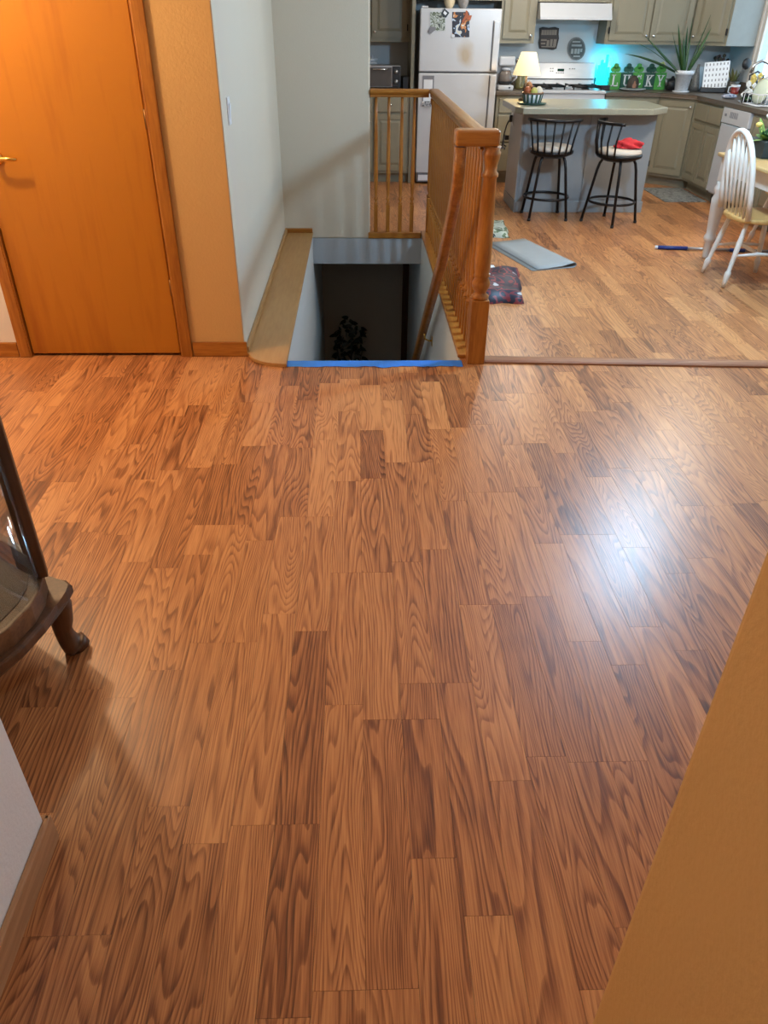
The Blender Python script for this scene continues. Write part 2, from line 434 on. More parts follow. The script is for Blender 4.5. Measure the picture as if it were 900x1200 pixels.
# thin grey skin on the return so the corner turns from sand to grey as in the photograph
wallbox('wall_stair_return', -0.6305, -0.625, YD + .002, YS1, 0.0, CEIL, M_GREYW)
structure(MB().box(-0.64, 0.1, YS1, YS1 + .12, -.03, CEIL + .02, bev=.012, seg=3).build('wall_stair_end', M_BEIGE))
wallbox('wall_kitchen_back', -1.6, XRW + .1, YB, YB + .1, 0, CEIL, M_KWALL)
wallbox('wall_kitchen_left', -1.7, -1.6, YS1 + .12, YB, 0, CEIL, M_BEIGE)
wallbox('wall_passage', -1.6, -0.63, YS1, YS1 + .12, 0, CEIL, M_BEIGE)
wallbox('wall_left', XFL - .1, XFL, YF0, YD + .12, 0, CEIL, M_WHITEW)
wallbox('wall_behind', -.71, .52, YF0 - .1, YF0, 0, CEIL, M_WHITEW)
wallbox('wall_light_block', -2.1, -.76, 4.7, 4.8, 0, CEIL, M_BEIGE); wallbox('wall_light_block_side', -2.1, -2.0, YD + .121, 4.7, 0, CEIL, M_BEIGE)  # unseen walls added behind the door to keep daylight out of its gap
wallbox('floor_light_block', -2.1, -.76, YD + .1, 4.8, -.1, -.0, mat('light_block_dark', (.05, .04, .03), .95))  # dark floor of the added light block behind the door
# hall the camera stands in
wallbox('wall_hall_left', -1.9, -0.703, YF0, 0.995, 0, CEIL, M_WHITEW)
wallbox('wall_entry_return', XFL, -1.9, YF0, 0.995, 0, CEIL, M_WHITEW)
hr = MB(); hr.box(0.408, 2.0, YF0, 0.597, 0, CEIL, bev=.018, seg=4)
structure(hr.build('wall_hall_right', M_ORANGE, smooth=False))
wallbox('wall_living_near', 2.0, XRW, YF0, .597, 0, CEIL, M_WHITEW)
# right wall with the sink window
WY0, WY1, WZ0, WZ1 = 7.45, 9.03, 1.03, 2.1
wr = MB()
wr.box(XRW, XRW + .12, YF0, WY0, 0, CEIL); wr.box(XRW, XRW + .12, WY1, YB + .1, 0, CEIL)
wr.box(XRW, XRW + .12, WY0, WY1, 0, WZ0); wr.box(XRW, XRW + .12, WY0, WY1, WZ1, CEIL)
structure(wr.build('wall_right', M_KWALL))
win = thing('window_1', None, None, (XRW, (WY0 + WY1) / 2, WZ0)); structure(win)
wf = MB()
for (a, b, c, d) in ((WY0 - .05, WY1 + .035, WZ0 - .05, WZ0), (WY0 - .05, WY1 + .035, WZ1, WZ1 + .05), (WY0 - .05, WY0, WZ0, WZ1), (WY1, WY1 + .035, WZ0, WZ1)):
    wf.box(XRW - .018, XRW - .001, a, b, c, d)
wf.build('window_casing', M_WPAINT, win, True)
ws = MB()
ym = (WY0 + WY1) / 2
for (a, b, c, d) in ((WY0, WY1, WZ0, WZ0 + .05), (WY0, WY1, WZ1 - .05, WZ1), (WY0, WY0 + .05, WZ0 + .05, WZ1 - .05), (WY1 - .05, WY1, WZ0 + .05, WZ1 - .05), (ym - .03, ym + .03, WZ0 + .05, WZ1 - .05)):
    ws.box(XRW + .004, XRW + .03, a, b, c, d)
ws.build('window_sash', M_WPAINT, win, True)
for (a, b) in ((WY0 + .05, ym - .03), (ym + .03, WY1 - .05)):
    MB().box(XRW + .014, XRW + .018, a, b, WZ0 + .05, WZ1 - .05).build('pane', M_GLASS, win, True)

# stairwell below the floor
ZB = -2.66
wallbox('wall_stairwell_left', XL - .10, XL, YS0 - .0, 8.1, ZB, -.012, M_STAIRW)
wallbox('wall_stairwell_right', XR, XR + .05, YS0, 8.1, ZB, -.012, M_STAIRW)
wallbox('wall_stairwell_near', XL, XR, YS0 - .1, YS0 - .002, ZB, -.009, M_STAIRW)
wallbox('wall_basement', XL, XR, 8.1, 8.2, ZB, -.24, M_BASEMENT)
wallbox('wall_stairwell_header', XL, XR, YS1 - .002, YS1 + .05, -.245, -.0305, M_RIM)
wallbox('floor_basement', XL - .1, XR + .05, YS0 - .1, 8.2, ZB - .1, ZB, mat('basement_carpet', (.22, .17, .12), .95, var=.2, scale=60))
stair = thing('staircase', None, None, (0.075, YS0, ZB)); structure(stair)
NR = 14
for i in range(NR - 1):
    zt = -(i + 1) * (-ZB) / NR; y0 = YS0 + i * .25
    MB().box(XL + .004, XR - .004, y0, y0 + .275, zt - .035, zt, bev=.008).build('tread', M_OAK_X, stair, True)
    MB().box(XL + .004, XR - .004, y0 + .255, y0 + .27, zt - (-ZB) / NR, zt - .036).build('riser', M_OAK_X, stair, True)
t3 = MB(); t3.box(XR - .07, XR - .005, 8.07, 8.098, ZB, -.3)
structure(t3.build('trim_3', wood('dark_casing', (.10, .035, .012), (.06, .02, .008), 'z')))
# blue masking tape over the edge
tp = MB()
rt = random.Random(3); xs = [XL + (XR + .008 - XL) * i / 40 for i in range(41)]
for i in range(40):
    def lowy(x): return 3.722 + .004 * math.sin(x * 31) + (-.012 if .09 < x < .17 else 0) + .003 * math.sin(x * 90)
    def zz(x): return .0016 + .0012 * math.sin(x * 47) ** 2
    a, b = xs[i], xs[i + 1]
    pts = [(a, lowy(a), zz(a)), (b, lowy(b), zz(b)), (b, 3.79, .006 + zz(b)), (a, 3.79, .006 + zz(a))]
    tp.quad(*pts)
    tp.quad((a, 3.79, .006 + zz(a)), (b, 3.79, .006 + zz(b)), (b, 3.792, -.03), (a, 3.792, -.03))
o = tp.build('masking_tape', M_TAPE)
sol = o.modifiers.new('thickness', 'SOLIDIFY'); sol.thickness = .0008
tag(o, 'strip of blue masking tape along the top edge of the stairwell', 'tape')

# ledge beside the stairs (wooden cap with raised back strip and rounded near end)
led = thing('trim_1', None, None, (-.51, 5.1, 0)); structure(led)
poly = [(-.622, YS1 - .002), (-.622, YD - .01)]
for i in range(0, 9):
    a = PI / 2 * i / 8
    poly.append((-.40 + .012 - .215 * math.cos(a) * 1.0 + 0.0, YD - .01 - .155 * math.sin(a)))
poly += [(-.388, YS1 - .002)]
MB().prism(poly[::-1], .0006, .02, bev=.005).build('ledge_board', M_LEDGE, led, True)
MB().box(-.624, -.603, YD + .003, YS1 - .024, .02, .05, bev=.004).build('ledge_strip', M_LEDGE, led, True)
MB().box(-.624, -.392, YS1 - .024, YS1 - .002, .02, .055, bev=.004).build('ledge_strip', M_OAK_X, led, True)

# baseboards
def board(name, x0, x1, y0, y1, z1=.082, m=M_OAK_X):
    b = MB(); b.box(x0, x1, y0, y1, 0.001, z1, bev=.004)
    return structure(b.build(name, m))
board('baseboard_door_side', -.905, -.612, YD - .014, YD - .0005)
board('baseboard_entry', XFL + .015, -1.845, YD - .014, YD - .0005)
bl = MB(); bl.box(-.7025, -.688, YF0 + .01, 1.009, .001, .085, bev=.004); bl.box(-1.85, -.689, .9955, 1.009, .001, .085, bev=.004)
structure(bl.build('baseboard_hall_left', wood('dull_oak', (.50, .26, .12), (.38, .18, .075), 'y', .45)))
# threshold moulding between the two floors
th = MB()
pA, pB = at_z(567, 422.5), at_z(900, 428)
dirv = (pB - pA).normalized(); end = pA + dirv * ((XRW - .02 - pA.x) / dirv.x); nrm = Vector((-dirv.y, dirv.x, 0))
prof = [(-.043, .0005), (-.041, .009), (-.030, .016), (-.010, .019), (.010, .019), (.030, .016), (.041, .009), (.043, .0005)]
for (u0, z0), (u1, z1) in zip(prof, prof[1:]):
    th.quad(pA + nrm * u0 + Vector((0, 0, z0)), end + nrm * u0 + Vector((0, 0, z0)), end + nrm * u1 + Vector((0, 0, z1)), pA + nrm * u1 + Vector((0, 0, z1)))
th.quad(*[pA + nrm * u + Vector((0, 0, z)) for u, z in prof])
structure(th.build('trim_2', wood('threshold_oak', (.36, .15, .060), (.25, .09, .034), 'x', .6, coat=0.0)))

# ------------------------------------------------------------------ door
dr = thing('door_1', None, None, ((DX0 + DX1) / 2, YD, 0)); structure(dr)
MB().box(DX0 + .012, DX1 - .014, YD + .006, YD + .042, .014, DZ - .004, bev=.003).build('door_slab', M_DOOR, dr, True)
MB().box(DX0, DX0 + .0085, YD - .012, YD + .11, 0, DZ).build('jamb', M_OAK, dr, True)
MB().box(DX1 - .006, DX1, YD - .012, YD + .11, 0, DZ).build('jamb', M_OAK, dr, True)
for (a, b) in ((DX0 - .054, DX0 + .004), (DX1 - .001, DX1 + .058)):
    c = MB(); c.box(a, b, YD - .018, YD - .0005, .0005, DZ + .06, bev=.005); c.build('casing', M_OAK, dr, True)
MB().box(DX0 - .054, DX1 + .058, YD - .018, YD - .0005, DZ + .061, DZ + .12, bev=.005).build('casing', M_OAK_X, dr, True)
MB().box(DX0, DX1, YD + .06, YD + .07, 0.0005, .012).build('door_gap_shade', M_DARK, dr, True)  # dark strip painted in for the shade under the slab
for z in (1.152, .372, 1.85):
    h = MB(); h.lathe([(.0045, z - .042), (.0045, z + .042)], DX1 - .010, YD + .002, 10)
    h.box(DX1 - .018, DX1 - .0105, YD + .003, YD + .0062, z - .042, z + .042); h.build('hinge', mat('bronze', (.28, .15, .06), .35, .8), dr, True)
hd = MB()
RX, RZ = -1.705, .985
rotY = Matrix.Translation((RX, YD + .006, RZ)) @ Matrix.Rotation(PI / 2, 4, 'X')
hd.lathe([(.0, 0), (.032, 0), (.032, .006), (.024, .014), (.012, .018), (.011, .05), (.0, .05)], n=20, mat=rotY, cap=False)
hd.tube([(RX - .005, YD - .045, RZ), (RX + .03, YD - .052, RZ + .002), (RX + .07, YD - .054, RZ + .004), (RX + .115, YD - .050, RZ + .002)], [.011, .0105, .009, .008], 10)
hd.build('door_handle', M_BRASS, dr, True)

# light switch on the grey wall
sw = thing('light_switch', 'white rocker light switch on the grey stairwell wall', 'light switch', (-.625, 4.09, 1.17))
MB().box(0.0003, .006, -.037, .037, -.06, .06, bev=.003).build('switch_plate', M_POT, sw)
rk = MB(); rk.obox(Matrix.Translation((.0075, 0, 0)) @ Matrix.Rotation(.06, 4, 'Y'), .006, .034, .066, .002); rk.build('rocker', M_POT, sw)

# ------------------------------------------------------------------ stair railing
XB = 0.61
rail = thing('stair_railing', 'honey oak baluster railing with turned newel post around the stairwell', 'railing', (XB, YS0 + .05, 0))
# shoe
MB().box(XR - .006, XR + .12, YS0 + .085, YS1 + .06, .0005, .022, bev=.006).build('shoe_rail', M_OAK_Y, rail, True)
MB().box(.085, XR - .007, YS1 - .012, YS1 + .06, -.028, .022, bev=.006).build('shoe_rail', M_OAK_X, rail, True)
# baluster prototype (local: base at z = 0.022)
def baluster_mesh():
    b = MB()
    b.box(-.016, .016, -.016, .016, .022, .24, bev=.002, seg=1)
    b.lathe([(.015, .24), (.018, .25), (.011, .262), (.011, .27), (.018, .283), (.018, .292), (.011, .305), (.013, .33), (.0175, .44), (.016, .62), (.012, .9), (.0105, 1.04)], n=10)
    return b
first_b = None
ys = []
y = YS0 + .205
while y < YS1 - .06: ys.append(y); y += .104
for yy in ys:
    if first_b is None: first_b = baluster_mesh().build('baluster', M_OAK, rail); o = first_b
    else: o = bpy.data.objects.new('baluster', first_b.data); COL.objects.link(o); o.parent = rail
    o.location = (0, yy - rail.location.y, 0)
for xx in (.150, .252, .356, .455):
    o = bpy.data.objects.new('baluster', first_b.data); COL.objects.link(o); o.parent = rail
    o.location = (xx - XB, YS1 + .025 - rail.location.y, 0)
# far corner post
c = MB(); c.box(-.03, .03, -.03, .03, .022, .30, bev=.003); c.lathe([(.028, .30), (.033, .315), (.02, .33), (.03, .36), (.028, .7), (.02, .98), (.03, 1.0), (.03, 1.03)], n=14)
o = c.build('newel_post', M_OAK, rail); o.location = (0, YS1 + .025 - rail.location.y, 0)
# near newel post
nx, ny = .628, YS0 + .045
c = MB(); c.box(nx - .046, nx + .046, ny - .046, ny + .046, 0.0, .345, bev=.004)
c.lathe([(.043, .345), (.046, .36), (.03, .375), (.032, .385), (.046, .41), (.047, .43), (.034, .455), (.042, .462), (.036, .475), (.041, .50), (.042, .56), (.038, .75), (.0335, .925), (.040, .93), (.041, .942), (.031, .955), (.032, .98), (.042, 1.02), (.044, 1.035), (.036, 1.045), (.044, 1.0615)], nx, ny, 24)
c.build('newel_post', M_OAK, rail, True)
# level handrail (moulded section)
def moulded(path_dir, a, b, fixed, ztop):
    s = [(-.040, -.030), (-.045, -.020), (-.045, -.010), (-.034, -.003), (-.018, .0), (.018, .0), (.034, -.003), (.045, -.010), (.045, -.020), (.040, -.030), (.030, -.040), (.030, -.056), (-.030, -.056), (-.030, -.040)]
    m = MB(); A, B = [], []
    for (u, v) in s:
        if path_dir == 'y': A.append(m.bm.verts.new((fixed + u, a, ztop + v))); B.append(m.bm.verts.new((fixed + u, b, ztop + v)))
        else: A.append(m.bm.verts.new((a, fixed + u, ztop + v))); B.append(m.bm.verts.new((b, fixed + u, ztop + v)))
    n = len(s)
    for i in range(n): m.bm.faces.new((A[i], A[(i + 1) % n], B[(i + 1) % n], B[i]))
    m.bm.faces.new(A); m.bm.faces.new(B[::-1]); return m
ZT = 1.095
moulded('y', YS0 + .10, YS1 + .07, XB, ZT).build('handrail', M_OAK_Y, rail, True)
moulded('x', .102, XB - .046, YS1 + .025, ZT).build('handrail', M_OAK_X, rail, True)
MB().box(.450, .658, ny - .046, ny + .053, ZT - .033, ZT + .037, bev=.014, seg=3).build('handrail_return', M_OAK_X, rail, True)
# descending stair rail with easing
path = [(ny - .005, 1.058), (ny - .005, .97), (ny + .005, .92), (ny + .05, .845), (ny + .13, .755), (ny + .30, .60), (4.313, .40), (4.95, -.085), (5.88, -.80), (7.0, -1.65)]
st = MB(); st.tube([(.478, p[0], p[1]) for p in path], 1, flat=(.052, .068)); st.build('stair_handrail', M_OAK_Y, rail, True)
for (by, bz) in ((5.30, -.36), (6.6, -1.36)):
    bk = MB(); bk.tube([(XR - .001, by, bz - .09), (.52, by, bz - .09), (.49, by, bz - .075), (.48, by, bz - .02)], .007, 8); bk.box(XR - .006, XR - .0005, by - .02, by + .02, bz - .13, bz - .06, bev=.002)
    bk.build('bracket', M_BRASS, rail, True)

# ------------------------------------------------------------------ helpers for cabinets
def raised(m, u0, u1, z0, z1, y=0.0, w=.05, t=.02):
    """raised-panel front, face toward -y, front plane at y - t"""
    m.box(u0, u1, y - t * .5, y, z0, z1)
    for (a, b, c, d) in ((u0, u1, z0, z0 + w), (u0, u1, z1 - w, z1), (u0, u0 + w, z0 + w, z1 - w), (u1 - w, u1, z0 + w, z1 - w)):
        m.box(a, b, y - t, y - t * .5, c, d)
    g = w + .008; h = w + .032
    if u1 - u0 > 2 * h + .02 and z1 - z0 > 2 * h + .02:
        A = [(u0 + g, z0 + g), (u1 - g, z0 + g), (u1 - g, z1 - g), (u0 + g, z1 - g)]
        B = [(u0 + h, z0 + h), (u1 - h, z0 + h), (u1 - h, z1 - h), (u0 + h, z1 - h)]
        va = [m.bm.verts.new((p[0], y - t * .55, p[1])) for p in A]; vb = [m.bm.verts.new((p[0], y - t * .95, p[1])) for p in B]
        for i in range(4): m.bm.faces.new((va[i], va[(i + 1) % 4], vb[(i + 1) % 4], vb[i]))
        m.bm.faces.new(vb)
    return m
def cabinet(name, label, loc, rz, W, D, z0, z1, doors=(), drawers=(), toe=False, poly=None, group=None):
    """doors: (u0,u1,v0,v1,knob_u,knob_v,hinge_u)"""
    t = thing(name, label, 'cabinet', (loc[0], loc[1], 0), rz, group)
    b = MB()
    zb = z0 + (.10 if toe else 0)
    P = poly or [(0, 0), (W, 0), (W, D), (0, D)]
    b.prism(P, zb, z1)
    if toe:
        Q = [(p[0], p[1] + (.07 if p[1] < .01 else 0)) for p in P]
        b.prism(Q, z0, zb)
    b.build('body', M_CAB, t)
    for (u0, u1, v0, v1, ku, kv, hu) in doors:
        d = raised(MB(), u0, u1, v0, v1, -.001).build('door', M_CAB, t)
        if ku is not None: knob(ku, kv, d)
        if hu is not None:
            for hz in (v0 + .09, v1 - .09):
                MB().box(hu - .006, hu + .006, -.026, -.0012, hz - .03, hz + .03, bev=.002).build('hinge', M_BLACK, d)
    for (u0, u1, v0, v1, ku, kv, _) in drawers:
        m = MB(); m.box(u0, u1, -.021, -.001, v0, v1, bev=.005)
        d = m.build('drawer', M_CAB, t)
        if ku is not None: knob(ku, kv, d)
    return t
def knob(u, v, parent):
    k = MB(); k.lathe([(.005, 0), (.006, .012), (.014, .02), (.015, .026), (.009, .032), (.0, .033)], n=12, cap=False, mat=Matrix.Translation((u, -.021, v)) @ Matrix.Rotation(PI / 2, 4, 'X'))
    k.build('knob', M_CHROME, parent)

YU, YC = 9.35, 9.07       # upper / base cabinet fronts
UB, UT, CH = 1.345, 2.13, .915
DU, DB = YB - .002 - YU, YB - .002 - YC
cabinet('wall_cabinet', 'olive beige wall cabinet above the toaster oven', (-.25, YU), 0, .815, DU, UB, UT,
        doors=((.03, .40, UB + .04, UT - .03, .37, UB + .09, None), (.415, .785, UB + .04, UT - .03, .445, UB + .09, .79)))
cabinet('wall_cabinet', 'cabinet bridging the recess over the white refrigerator', (.605, YC), 0, .905, DB, 1.715, UT,
        doors=((.02, .445, 1.745, UT - .03, .40, 1.79, None), (.46, .885, 1.745, UT - .03, .50, 1.79, None)))
cabinet('wall_cabinet', 'single door wall cabinet between refrigerator and range hood', (1.525, YU), 0, .375, DU, UB, UT,
        doors=((.03, .345, UB + .04, UT - .03, .325, UB + .07, None),))
cabinet('wall_cabinet', 'short wall cabinet directly over the range hood', (1.905, YU), 0, .757, DU, 1.715, UT,
        doors=((.02, .37, 1.745, UT - .03, .33, 1.78, None), (.385, .735, 1.745, UT - .03, .43, 1.78, None)))
cabinet('wall_cabinet', 'two door wall cabinet right above the lucky letter blocks', (2.665, YU), 0, .92, DU, UB, UT,
        doors=((.035, .455, UB + .035, UT - .03, .425, UB + .08, .03), (.475, .895, UB + .035, UT - .03, .505, UB + .08, None)))
cx0, cx1 = 3.59, XRW - .33
s2 = math.sqrt(.5); Wd = math.hypot(cx1 - cx0, YU - YC)
def loc_poly(pts, o, rz):
    R_ = Matrix.Rotation(-rz, 2)
    return [tuple(R_ @ (Vector(p) - Vector(o))) for p in pts]
pts = [(cx0, YU), (cx1, YC), (XRW - .002, YC), (XRW - .002, YB - .002), (cx0, YB - .002)]
cabinet('corner_wall_cabinet', 'diagonal corner wall cabinet beside the sink window', (cx0, YU), -PI / 4, Wd, .3, UB, UT, poly=loc_poly(pts, (cx0, YU), -PI / 4),
        doors=((.02, Wd - .02, UB + .035, UT - .03, .045, UB + .08, Wd - .012),))
cwc = [k for k in bpy.data.objects if k.name.startswith('corner_wall_cabinet')][0]
o = MB().box(cx1 + .004, XRW - .004, YC - .007, YC - .0005, UB + .001, UT, bev=.001).build('end_panel', mat('pale_panel', (.30, .31, .29), .5), cwc, True); o['label'] = 'pale grey end panel'
# refrigerator side panel
sp = MB(); sp.box(.567, .603, YC - .02, YB - .002, 0, UT, bev=.003)
tag(sp.build('end_panel', M_CAB), 'tall thin cabinet end panel on the toaster side of the refrigerator', 'panel')
# base cabinets
cabinet('base_cabinet', 'base cabinet with drawer and doors under the toaster oven', (-.25, YC), 0, .815, DB, 0, CH - .04, toe=True,
        doors=((.03, .41, .13, .69, .38, .62, None), (.435, .785, .13, .69, .46, .64, None)), drawers=((.03, .41, .71, .85, .22, .78, None), (.435, .785, .71, .85, .61, .78, None)))
cabinet('base_cabinet', 'narrow drawer stack between refrigerator and white stove', (1.505, YC), 0, .4, DB, 0, CH - .04, toe=True,
        drawers=((.03, .37, .71, .85, .2, .78, None), (.03, .37, .43, .69, .2, .56, None), (.03, .37, .13, .41, .2, .27, None)))
cabinet('base_cabinet', 'base cabinet right of the stove under the lucky letter blocks', (2.685, YC), 0, .595, DB, 0, CH - .04, toe=True,
        doors=((.03, .565, .13, .69, .08, .62, None),), drawers=((.03, .565, .71, .85, .3, .78, None),))
bx, by = 3.285, YC; ex, ey = 3.59, 8.765
pts = [(bx, by), (ex, ey), (XRW - .002, ey), (XRW - .002, YB - .002), (bx, YB - .002)]
Wb = math.hypot(ex - bx, ey - by)
cc = cabinet('corner_base_cabinet', 'full height diagonal corner base cabinet under the potted plant', (bx, by), -PI / 4, Wb, .3, 0, CH - .04, toe=False, poly=None)
for ch in [k for k in bpy.data.objects if k.parent == cc]: bpy.data.objects.remove(ch)
b = MB(); b.prism(pts, .10, CH - .04); q = .07 * s2
b.prism([(bx, by + .07), (bx + q, by + q), (ex + q, ey + q), (XRW - .002, ey + q), (XRW - .002, YB - .002), (bx, YB - .002)], 0, .0995)
b.build('body', M_CAB, cc, True)
d = raised(MB(), .03, Wb - .03, .13, CH - .07, -.001).build('door', M_CAB, cc); knob(Wb - .055, CH - .115, d)
for hz in (.22, .74): MB().box(.018, .029, -.02, -.0012, hz - .03, hz + .03, bev=.002).build('hinge', M_BLACK, d)
Wr = ey - 8.062
cabinet('base_cabinet', 'base cabinet with two drawers between corner cabinet and dishwasher', (ex, ey), -PI / 2, Wr, .605, 0, CH - .04, toe=True,
        doors=((.02, Wr / 2 - .008, .13, .67, None, None, None), (Wr / 2 + .008, Wr - .02, .13, .67, None, None, None)),
        drawers=((.02, Wr / 2 - .008, .70, .85, None, None, None), (Wr / 2 + .008, Wr - .02, .70, .85, None, None, None)))
cabinet('sink_cabinet', 'sink base cabinet on the near side of the dishwasher', (ex, 7.45), -PI / 2, .9, .605, 0, CH - .04, toe=True,
        doors=((.03, .44, .13, .85, .40, .78, None), (.46, .87, .13, .85, .5, .78, None)))
# counters
def counter(name, label, poly, splash):
    t = thing(name, label, 'countertop', (poly[0][0], poly[0][1], CH))
    MB().prism(poly, CH - .039, CH, bev=.006).build('slab', M_CTOP, t, True)
    m = MB()
    for (a, b, c, d) in splash: m.box(a, b, c, d, CH + .0005, CH + .10, bev=.003)
    m.build('backsplash', M_CTOP, t, True)
counter('countertop', 'dark brown counter left of the refrigerator holding the toaster oven', [(-.25, YC - .03), (.565, YC - .03), (.565, YB - .003), (-.25, YB - .003)], [(-.25, .565, YB - .022, YB - .003)])
counter('countertop', 'short brown counter between refrigerator and stove holding the coffee maker', [(1.49, YC - .03), (1.905, YC - .03), (1.905, YB - .003), (1.49, YB - .003)], [(1.49, 1.905, YB - .022, YB - .003)])
counter('countertop', 'long brown laminate counter turning the corner to the sink', [(2.675, YC - .03), (3.275, YC - .03), (ex - .03, ey - .012), (ex - .03, 6.55), (XRW - .003, 6.55), (XRW - .003, YB - .003), (2.675, YB - .003)],
        [(2.675, XRW - .023, YB - .022, YB - .003), (XRW - .022, XRW - .003, 6.55, YB - .003)])

# ------------------------------------------------------------------ refrigerator
FX0, FX1, FY, FZ = .647, 1.475, 8.99, 1.645
fr = thing('refrigerator', 'white top-freezer refrigerator with photos on its door', 'refrigerator', ((FX0 + FX1) / 2, 9.3, 0))
MB().box(FX0 + .01, FX1 - .01, FY + .065, YB - .03, .02, FZ - .012, bev=.008).build('body', M_WHITE, fr, True)
SPL = 1.087
# freezer door carries a faint beige stain
m = bpy.data.materials.new('stained_enamel'); nt, nn, ll, p = nodes_of(m)
tc = N(nt, 'ShaderNodeTexCoord'); mp = N(nt, 'ShaderNodeMapping')
stc = at_y(546, 63, FY)
fl_loc = fr.location
mp.inputs['Location'].default_value = (-(stc.x - fl_loc.x) / .15, 0, -(stc.z) / .19); mp.inputs['Scale'].default_value = (1 / .15, 0, 1 / .19)
ll.new(tc.outputs['Object'], mp.inputs['Vector'])
gr = N(nt, 'ShaderNodeVectorMath', operation='LENGTH'); ll.new(mp.outputs['Vector'], gr.inputs[0])
nz = N(nt, 'ShaderNodeTexNoise'); nz.inputs['Scale'].default_value = 9; ll.new(tc.outputs['Object'], nz.inputs['Vector'])
ad = N(nt, 'ShaderNodeMath', operation='MULTIPLY_ADD'); ll.new(nz.outputs['Fac'], ad.inputs[0]); ad.inputs[1].default_value = .5; ll.new(gr.outputs['Value'], ad.inputs[2])
cr = N(nt, 'ShaderNodeValToRGB'); cr.color_ramp.elements[0].position = .45; cr.color_ramp.elements[0].color = (.46, .37, .26, 1); cr.color_ramp.elements[1].position = 1.15 if False else 1.0; cr.color_ramp.elements[1].color = (.56, .57, .59, 1)
ll.new(ad.outputs[0], cr.inputs['Fac']); ll.new(cr.outputs['Color'], p.inputs['Base Color']); p.inputs['Roughness'].default_value = .28
M_STAIN = m
fz = MB().box(FX0, FX1, FY, FY + .06, SPL + .006, FZ, bev=.012, seg=3).build('freezer_door', M_STAIN, fr, True)
fd = MB().box(FX0, FX1, FY, FY + .06, .115, SPL - .006, bev=.012, seg=3).build('fridge_door', M_WHITE, fr, True)
for (par, z0, z1) in ((fz, SPL + .02, FZ - .10), (fd, .45, SPL - .02)):
    MB().box(FX1 - .075, FX1 - .01, FY - .028, FY + .001, z0, z1, bev=.010, seg=3).build('handle', M_WHITE, par, True)
    MB().box(FX1 - .083, FX1 - .0755, FY - .004, FY + .001, z0, z1).build('handle_recess', M_GREYT, par, True)
MB().box(FX0 + .01, FX1 - .01, FY + .015, FY + .064, SPL - .0055, SPL + .0055).build('door_seal', M_DARK, fr, True)
MB().box(FX0 + .02, FX1 - .02, FY + .02, FY + .06, .02, .112, bev=.004).build('toe_grille', M_GREYT, fr, True)
MB().box(FX0 + .01, FX0 + .08, FY + .005, FY + .06, FZ + .0005, FZ + .018, bev=.006).build('hinge_cover', M_WHITE, fr, True)
bd = at_y(493, 210, FY)
MB().box(FX0 + .03, FX0 + .22, FY + .012, FY + .02, .035, .095, bev=.002).build('toe_badge', M_POT, fr, True)
# pictures: procedural blotches
def print_mat(name, cols, scale, seed):
    m = bpy.data.materials.new(name); nt, nn, ll, p = nodes_of(m)
    tc = N(nt, 'ShaderNodeTexCoord'); mp = N(nt, 'ShaderNodeMapping'); mp.inputs['Location'].default_value = (seed, seed * 2, seed * 3)
    ll.new(tc.outputs['Object'], mp.inputs['Vector'])
    nz = N(nt, 'ShaderNodeTexNoise'); nz.inputs['Scale'].default_value = scale; nz.inputs['Detail'].default_value = 1.5; nz.inputs['Distortion'].default_value = .6; ll.new(mp.outputs['Vector'], nz.inputs['Vector'])
    cr = N(nt, 'ShaderNodeValToRGB'); cr.color_ramp.interpolation = 'CONSTANT'
    e = cr.color_ramp.elements
    while len(e) > 1: e.remove(e[-1])
    for i, c in enumerate(cols):
        if i == 0: e[0].position = 0; e[0].color = (*c, 1)
        else:
            q = e.new(.34 + .32 * (i - .5) / max(1, len(cols) - 1)); q.color = (*c, 1)
    ll.new(nz.outputs['Fac'], cr.inputs['Fac']); ll.new(cr.outputs['Color'], p.inputs['Base Color']); p.inputs['Roughness'].default_value = .5
    return m
def flat_on_fridge(name, label, cat, quad_px, m, th=.003, y=FY):
    pts = [at_y(px, py, y) for px, py in quad_px]
    b = MB(); A = [b.bm.verts.new((p.x, y - .0008, p.z)) for p in pts]; B = [b.bm.verts.new((p.x, y - .0008 - th, p.z)) for p in pts]
    n = len(pts)
    b.bm.faces.new(A); b.bm.faces.new(B[::-1])
    for i in range(n): b.bm.faces.new((A[i], A[(i + 1) % n], B[(i + 1) % n], B[i]))
    c = sum(pts, Vector()) / n
    o = b.build(name, m); o.data.transform(Matrix.Translation(-Vector((c.x, y, c.z)))); o.location = (c.x, y, c.z)
    return tag(o, label, cat)
flat_on_fridge('photo_print', 'grey green photo print held by diamond magnets on the freezer door', 'photo', [(504, 14), (521.5, 14), (521.5, 36), (504, 36)], print_mat('photo_grey', [(.05, .06, .06), (.22, .26, .22), (.45, .50, .46), (.12, .15, .10), (.5, .55, .55)], 26, 1.3))
flat_on_fridge('photo_print', 'dark framed photo print with pale and orange figures on the freezer door', 'photo', [(530, 14), (550, 14), (550, 43.5), (530, 43.5)], print_mat('photo_warm', [(.62, .62, .55), (.42, .55, .75), (.02, .025, .035), (.02, .02, .03), (.03, .03, .05), (.02, .02, .03), (.55, .22, .06), (.62, .62, .55)], 17, 4.1))
flat_on_fridge('magnet', 'black diamond magnet on the upper corner of the grey photo', 'magnet', [(520.5, 9.5), (526.5, 15), (522.5, 21), (517, 16)], M_DARK, .006, FY - .0045)
flat_on_fridge('magnet', 'small white square set in the black diamond magnet', 'magnet', [(521, 12.5), (524, 15.5), (522, 18), (519.3, 15.5)], M_POT, .002, FY - .012)
flat_on_fridge('magnet', 'grey angular magnet on the lower corner of the grey photo', 'magnet', [(504, 31), (511, 32), (510, 35), (505, 39.5), (501.5, 37.5)], M_GREYT, .006, FY - .0045)
